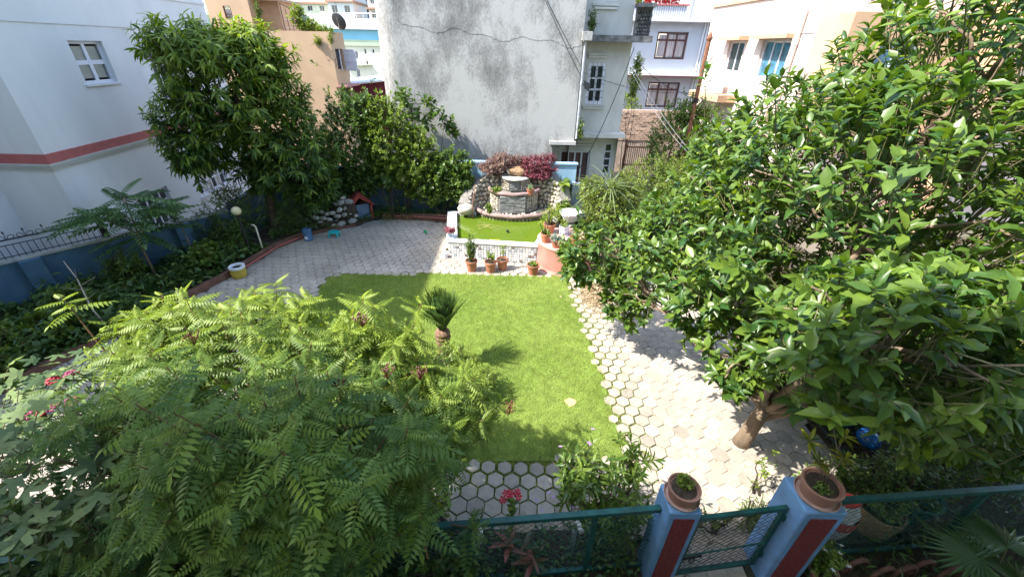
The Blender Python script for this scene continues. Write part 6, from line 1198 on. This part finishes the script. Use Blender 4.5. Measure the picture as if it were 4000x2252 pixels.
mb = MB(); kf.box(mb, .22, Lk-.09, .01, .66, -.10, -.075); obj('blue_board', mb, mat('slate_blue_board', (.10, .15, .22), .6, .2, 4), KN)
SL = MB(); SL.prism([(-5.3, 13.12), (-4.95, 13.18), (-4.62, 13.45), (-4.55, 13.75), (-4.75, 13.88), (-5.05, 13.7), (-5.32, 13.4)], .02, .07); bevel(tag(obj('stone_slab', SL, mat('flat_stone', (.27, .26, .235), .85, .2, 5, .3, 30, dirt=.3)), 'flat grey stone slab lying in front of the kennel', 'stone slab'), .01)
BP = [(-6.95, 12.95), (-6.7, 13.0), (-6.42, 12.98), (-6.2, 13.02), (-5.95, 13.2), (-5.72, 13.3)]; k = 0
spots = [(-6.9, 12.9, .24, .14), (-6.63, 12.86, .22, .12), (-6.42, 12.9, .2, .10), (-6.22, 13.0, .21, .13), (-5.95, 13.12, .22, .17), (-5.62, 13.28, .25, .16), (-6.75, 13.02, .44, .13), (-6.5, 13.04, .42, .12), (-6.3, 13.05, .38, .10), (-6.05, 13.15, .46, .12), (-5.85, 13.25, .48, .13), (-5.65, 13.36, .52, .13), (-6.2, 13.15, .58, .11), (-5.97, 13.27, .66, .12), (-5.78, 13.36, .70, .12), (-6.35, 13.12, .56, .10), (-5.95, 13.38, .86, .15), (-5.70, 13.45, .88, .16), (-6.1, 13.4, .80, .12), (-5.86, 13.45, 1.02, .09), (-6.6, 13.2, .60, .11), (-7.05, 13.0, .35, .11), (-5.55, 13.42, .40, .10), (-6.08, 13.1, .30, .09), (-6.55, 12.88, .34, .08)]
m_boul = mat('grey_boulder', (.36, .345, .31), .8, .2, 4, .2, 25, obj_var=.25)
bl_me = []
for i in range(6):
    b_ = MB(); b_.blob((0, 0, 0), (1, .85, .8), i+90, 10, 7, .10); me = bpy.data.meshes.new('boulder'); me.from_pydata(b_.v, [], b_.f); me.polygons.foreach_set('use_smooth', [True]*len(me.polygons)); me.materials.append(m_boul); bl_me.append(me)
for i, (x, y, z, r) in enumerate(spots):
    o = bpy.data.objects.new('boulder', bl_me[i % 6]); C.objects.link(o); o.location = (x, y, z-.04); o.rotation_euler = (rnd.uniform(-.4, .4), rnd.uniform(-.4, .4), rnd.uniform(-.5, 1.)); o.scale = (r*1.15, r*.85, r*.78); BASE[o.name] = Vector((x, y, z)); tag(o, 'rounded grey boulder in the pile beside the red kennel', 'boulder', 'boulders piled beside the kennel')
g = MB(); g.prism([(-7.1, 12.85), (-6.5, 12.75), (-5.6, 13.25), (-5.55, 13.55), (-6.2, 13.6), (-7.1, 13.3)], .1, .3); g.blob((-5.95, 13.5, .45), (.5, .3, .45), 3, 10, 6, .15); tag(obj('earth_bank', g, m_soil), kind='structure')
# pots on the gate posts
T = potted('brown pot of small green weeds on the slim left gate post', (1.81, 2.545, 1.502), .158, .175, m_terra2, True, taperk=.82); fill(T, [((1.82, 2.58, 1.70), (.08, .08, .07))], 40, 7, (.03, .05), T_ovate, LMy, (.04, .1), nparts=80)
T = potted('brown pot with yellow-spotted croton on the wide right gate post', (3.255, 2.60, 1.502), .185, .20, m_terra2, True, taperk=.82); fill(T, [((3.22, 2.56, 1.69), (.09, .08, .04))], 45, 6, (.02, .035), T_ovate, LMs, (.03, .06), stem=False)
LMcr = leafmat('croton_leaf', (.025, .07, .012), (.42, .40, .03), .25, .35, .6, ovar=.5)
for e in ((3.08, 2.80, 2.12), (3.40, 2.80, 2.18), (3.42, 2.70, 1.98), (3.2, 2.70, 1.9)):
    limb(T, [(3.28, 2.62, 1.68), tuple((np.array((3.28, 2.62, 1.68))+np.array(e))/2+np.array([0, 0, .02])), e], .006, .004, m_bark, 'stem', 5); P, D, U, Z, I = shoots(np.array([e]), np.array([[0, 0, 1.]]), np.array([.05]), 13, 1.1, .02, (.10, .17), .3); leaves(T, 'leaf_whorl', T_lance, P, D, U, Z, LMcr, rng.uniform(0, .5, len(P)), 12)
# things beyond the right fence and near the path
def sackmesh(c, r, h, seed):
    mb = MB(); mb.blob((c[0], c[1], c[2]+h*.5), (r, r*.8, h*.55), seed, 12, 9, .10); return mb
SK = thing('cement_sack', 'white sack with red neck beside the wide gate post', 'sack', (4.2, 2.95, .05)); obj('bag', sackmesh((4.2, 2.98, .05), .2, .72, 5), mat('white_sack', (.55, .54, .55), .7, .12, 8, .3, 12), SK, smooth=True); mb = MB(); mb.blob((4.18, 2.98, .80), (.13, .10, .07), 8, 9, 6, .25); obj('red_neck', mb, mat('red_cloth', (.55, .05, .04), .8, .2, 10), SK, smooth=True); mb = MB(); mb.lathe([(.205, .35), (.21, .42), (.2, .5)], (4.2, 2.98, .05), 14, sy=.82); mb.f = mb.f[:-2]; obj('red_print', mb, mat('red_print', (.40, .06, .05), .7), SK)
BK = thing('woven_basket', 'shaded woven bamboo basket behind the right fence', 'basket', (4.85, 3.12, .05)); mb = MB(); mb.lathe([(.20, 0), (.26, .3), (.27, .42), (.25, .42), (.19, .05), (.001, .05)], (4.85, 3.12, .05), 24); obj('body', mb, mat('bamboo', (.30, .20, .11), .8, .3, 20, .5, 50), BK)
for z in np.arange(.06, .42, .045): mb = MB(); r_ = .205+.06*(z/.42); mb.tube([(4.85+r_*(1+.03*(i % 2))*math.cos(a), 3.12+r_*(1+.03*(i % 2))*math.sin(a), .05+z) for i, a in enumerate(np.linspace(0, 6.283, 25))], .014, 5); obj('woven_band', mb, MATS['bamboo'], BK)
shrub('cut_foliage', 'grey-green cut foliage heaped in the woven basket', (4.85, 3.12, .4), [((4.85, 3.12, .55), (.24, .24, .16))], 110, 8, (.04, .07), T_small, LMs, (.05, .15), cat='plant', stems=2)
TB = thing('plastic_tub', 'large dark green tub of dry twigs at the far right fence', 'tub', (5.45, 3.35, .05)); mb = MB(); mb.lathe([(.22, 0), (.32, .42), (.34, .43), (.33, .45), (.29, .43), (.2, .06), (.001, .06)], (5.45, 3.35, .05), 26); obj('body', mb, mat('dark_green_plastic', (.02, .12, .10), .45, .2, 6), TB, smooth='auto')
HM = thing('helmet', 'glossy blue helmet lying under the citrus tree', 'helmet', (5.75, 4.4, .1)); mb = MB(); mb.blob((5.75, 4.4, .24), (.15, .18, .14), 2, 16, 10, .0); obj('shell', mb, mat('blue_gloss', (.02, .14, .50), .15, .1, 4, spec=.8), HM, smooth=True); mb = MB(); mb.tube([(5.75+.15*math.cos(a), 4.4+.18*math.sin(a), .17) for a in np.linspace(0, 6.283, 20)], .012, 5); obj('edge_trim', mb, m_darkmetal, HM)
BG = thing('blue_sack', 'crumpled blue plastic sack beside the helmet', 'sack', (5.7, 4.85, .1)); obj('bag', sackmesh((5.7, 4.85, .08), .2, .25, 17), mat('blue_sheet', (.05, .13, .38), .4, .25, 8, .4, 12), BG, smooth=True)
RK = thing('iron_rack', 'black iron rack lying at the right edge of the paving', 'rack', (5.3, 4.6, .1)); mb = MB()
for z, dx in ((.15, 0), (.15, .55)): mb.tube([(5.2+dx, 5.05, z), (5.25+dx, 3.95, z)], .02, 6)
obj('long_bars', mb, m_darkmetal, RK); mb = MB()
for k in range(5): mb.tube([(5.2+.01*k, 5.0-.24*k, .17), (5.76+.01*k, 5.0-.24*k, .17)], .014, 5)
obj('cross_bars', mb, m_darkmetal, RK)
for i, (lab, c, r, h) in enumerate((('terracotta pot under the citrus by the iron rack', (4.95, 5.35, .03), .16, .26), ('terracotta pot leaning near the citrus trunk', (4.75, 5.7, .03), .15, .26))):
    T = potted(lab, c, r, h); fill(T, [((c[0], c[1], h+.2), (.17, .15, .15))], 24, 6, (.06, .1), T_ovate, LMs)
# terracotta arches edging bottom right
m_arch = mat('clay_edging', (.17, .085, .065), .9, .25, 8, .3)
for i, x in enumerate((4.0, 4.25, 4.5, 4.78, 5.05, 5.3)):
    mb = MB(); y = 2.5+.05*math.sin(i*2); mb.tube([(x+.17*math.cos(a), y+.03*math.cos(a), .06+.26*math.sin(a)) for a in np.linspace(0, math.pi, 12)], .026, 7); tag(obj('clay_hoop', mb, m_arch, smooth=True), 'brown clay hoop of the bed edging at bottom right', 'edging', 'clay hoops at bottom right')
T = potted('pot of small white flowers outside the wide gate post', (3.75, 2.45, .05), .15, .24, m_terra2); fill(T, [((3.7, 2.45, .52), (.2, .16, .2))], 60, 7, (.04, .07), T_ovate, LMs)
for k, q in enumerate(((3.58, 2.45, .72), (3.7, 2.4, .75), (3.8, 2.5, .72), (3.62, 2.3, .6), (3.84, 2.35, .58))): flower(T, q, .026, m_bucket)
# pvc pipes, bird table and cordyline at the fence
for lab, c, h in (('white pvc pipe with blue tap by the fence post', (-.33, 2.66, .05), .72), ('white pvc elbow pipe near the second fence post', (.82, 2.72, .05), .75)):
    T = thing('garden_tap', lab, 'pipe', c); mb = MB(); mb.tube([c, (c[0], c[1], h-.06), (c[0]+.02, c[1]-.05, h), (c[0]+.03, c[1]-.14, h+.02)], .03, 9); obj('pipe', mb, m_bucket, T, smooth=True)
    mb = MB(); mb.tube([(c[0]+.03, c[1]-.14, h+.02), (c[0]+.03, c[1]-.16, h+.022)], .036, 9); obj('socket', mb, m_trim, T)
    if c[0] < 0: mb = MB(); mb.box((c[0]-.03, c[1]-.06, h-.14), (c[0]+.03, c[1]-.02, h-.06)); obj('tap_handle', mb, m_bluelab, T)
BD = thing('bird_table', 'small wooden bird table behind the chain-link', 'bird table', (.18, 2.72, .05)); mb = MB(); mb.tube([(.18, 2.72, .05), (.18, 2.72, .62)], .022, 7); obj('post', mb, m_bark, BD); mb = MB(); mb.lathe([(.001, .62), (.15, .62), (.155, .64), (.001, .645)], (.18, 2.72, 0), 16, sy=.7); obj('tray', mb, mat('weathered_wood', (.30, .22, .15), .9, .2, 10), BD)
LMco = leafmat('cordyline_leaf', (.05, .09, .03), (.38, .13, .12), .3, .4, .5, (1.3, .9, .6), 1.); CO = thing('cordyline', 'cordyline with pink and green broad leaves behind the fence', 'plant', (.12, 2.42, .05))
for c, h in (((.02, 2.42), .75), ((.2, 2.46), .6), ((.3, 2.40), .5)):
    limb(CO, [(c[0], c[1], .05), (c[0], c[1], h)], .012, .009, m_bark, 'stem', 6); P, D, U, Z, I = shoots(np.array([(c[0], c[1], h+.04)]), np.array([[0, 0, 1.]]), np.array([.14]), 10, .85, .05, (.16, .26), .2); leaves(CO, 'leaf_head', T_lance, P, D, U, Z, LMco, rng.uniform(0, .8, len(P)), 9)
shrub('trailing_vine', 'thin upright leafy shoot rising beside the gate path', (3.6, 3.5, .02), [((3.58, 3.6, .55), (.1, .1, .45))], 12, 6, (.05, .07), T_ovate, LMy, (.1, .2), cat='plant', stems=2)
shrub('trailing_vine', 'pale vine sprawling over the path behind the gate', (2.75, 3.0, .02), [((2.6, 3.0, .3), (.35, .12, .2))], 26, 6, (.05, .07), T_ovate, LMy, (.1, .2), cat='plant', stems=4)
# dry heap and stones at the edge of the paving
DH = thing('dry_leaf_heap', 'heap of dry straw and leaves right of the lawn', 'heap', (2.2, 8.9, 0)); n = 2600; p = np.column_stack([2.2+rng.normal(0, .26, n), 8.95+rng.normal(0, .45, n), np.zeros(n)]); p[:, 2] = .03+.16*np.exp(-((p[:, 0]-2.25)/.3)**2-((p[:, 1]-9)/.5)**2)*rng.uniform(.2, 1, n); a = rng.uniform(0, 6.28, n); leaves(DH, 'straw', T_lance, p, np.stack([np.cos(a), np.sin(a), rng.uniform(-.2, .3, n)], 1), np.array([0, 0, 1.])+rng.normal(0, .4, (n, 3)), rng.uniform(.05, .12, n), leafmat('dry_leaf', (.22, .15, .08), (.52, .42, .27), .2, .8, .2, (1.2, 1., .7)))
for i in range(9): x, y = 2.45+.1*i*.9+rnd.uniform(-.1, .1), 9.4+rnd.uniform(-.5, .45)-.1*i; o = bpy.data.objects.new('rock', bl_me[i % 6]); C.objects.link(o); o.location = (x, y, .07); s = rnd.uniform(.08, .14); o.scale = (s*1.2, s, s*.8); o.rotation_euler = (0, 0, rnd.uniform(0, 3)); tag(o, 'small rock at the rockery beneath the citrus branches', 'rock', 'rocks of the rockery')
# a few fallen leaves on the paving
n = 60; p = np.column_stack([rng.uniform(1.9, 4.8, n), rng.uniform(3.0, 8, n), np.full(n, .04)]); a = rng.uniform(0, 6.28, n); V, F = place(T_ovate, p-np.array([3, 5, 0]), frames(np.stack([np.cos(a), np.sin(a), 0*a], 1), np.array([0, 0, 1.])+rng.normal(0, .15, (n, 3))), rng.uniform(.03, .06, n)); tag(link('fallen_leaves', mesh_np('fallen_leaves', V, F, np.repeat(rng.uniform(0, 1, n), len(T_ovate[0])), MATS['dry_leaf']), None, base=(3, 5, 0)), 'dry leaves scattered on the right paving', 'leaves', kind='stuff')
S.cycles.max_bounces = 6; S.cycles.diffuse_bounces = 3; S.cycles.glossy_bounces = 2; S.cycles.transmission_bounces = 3; S.cycles.transparent_max_bounces = 4
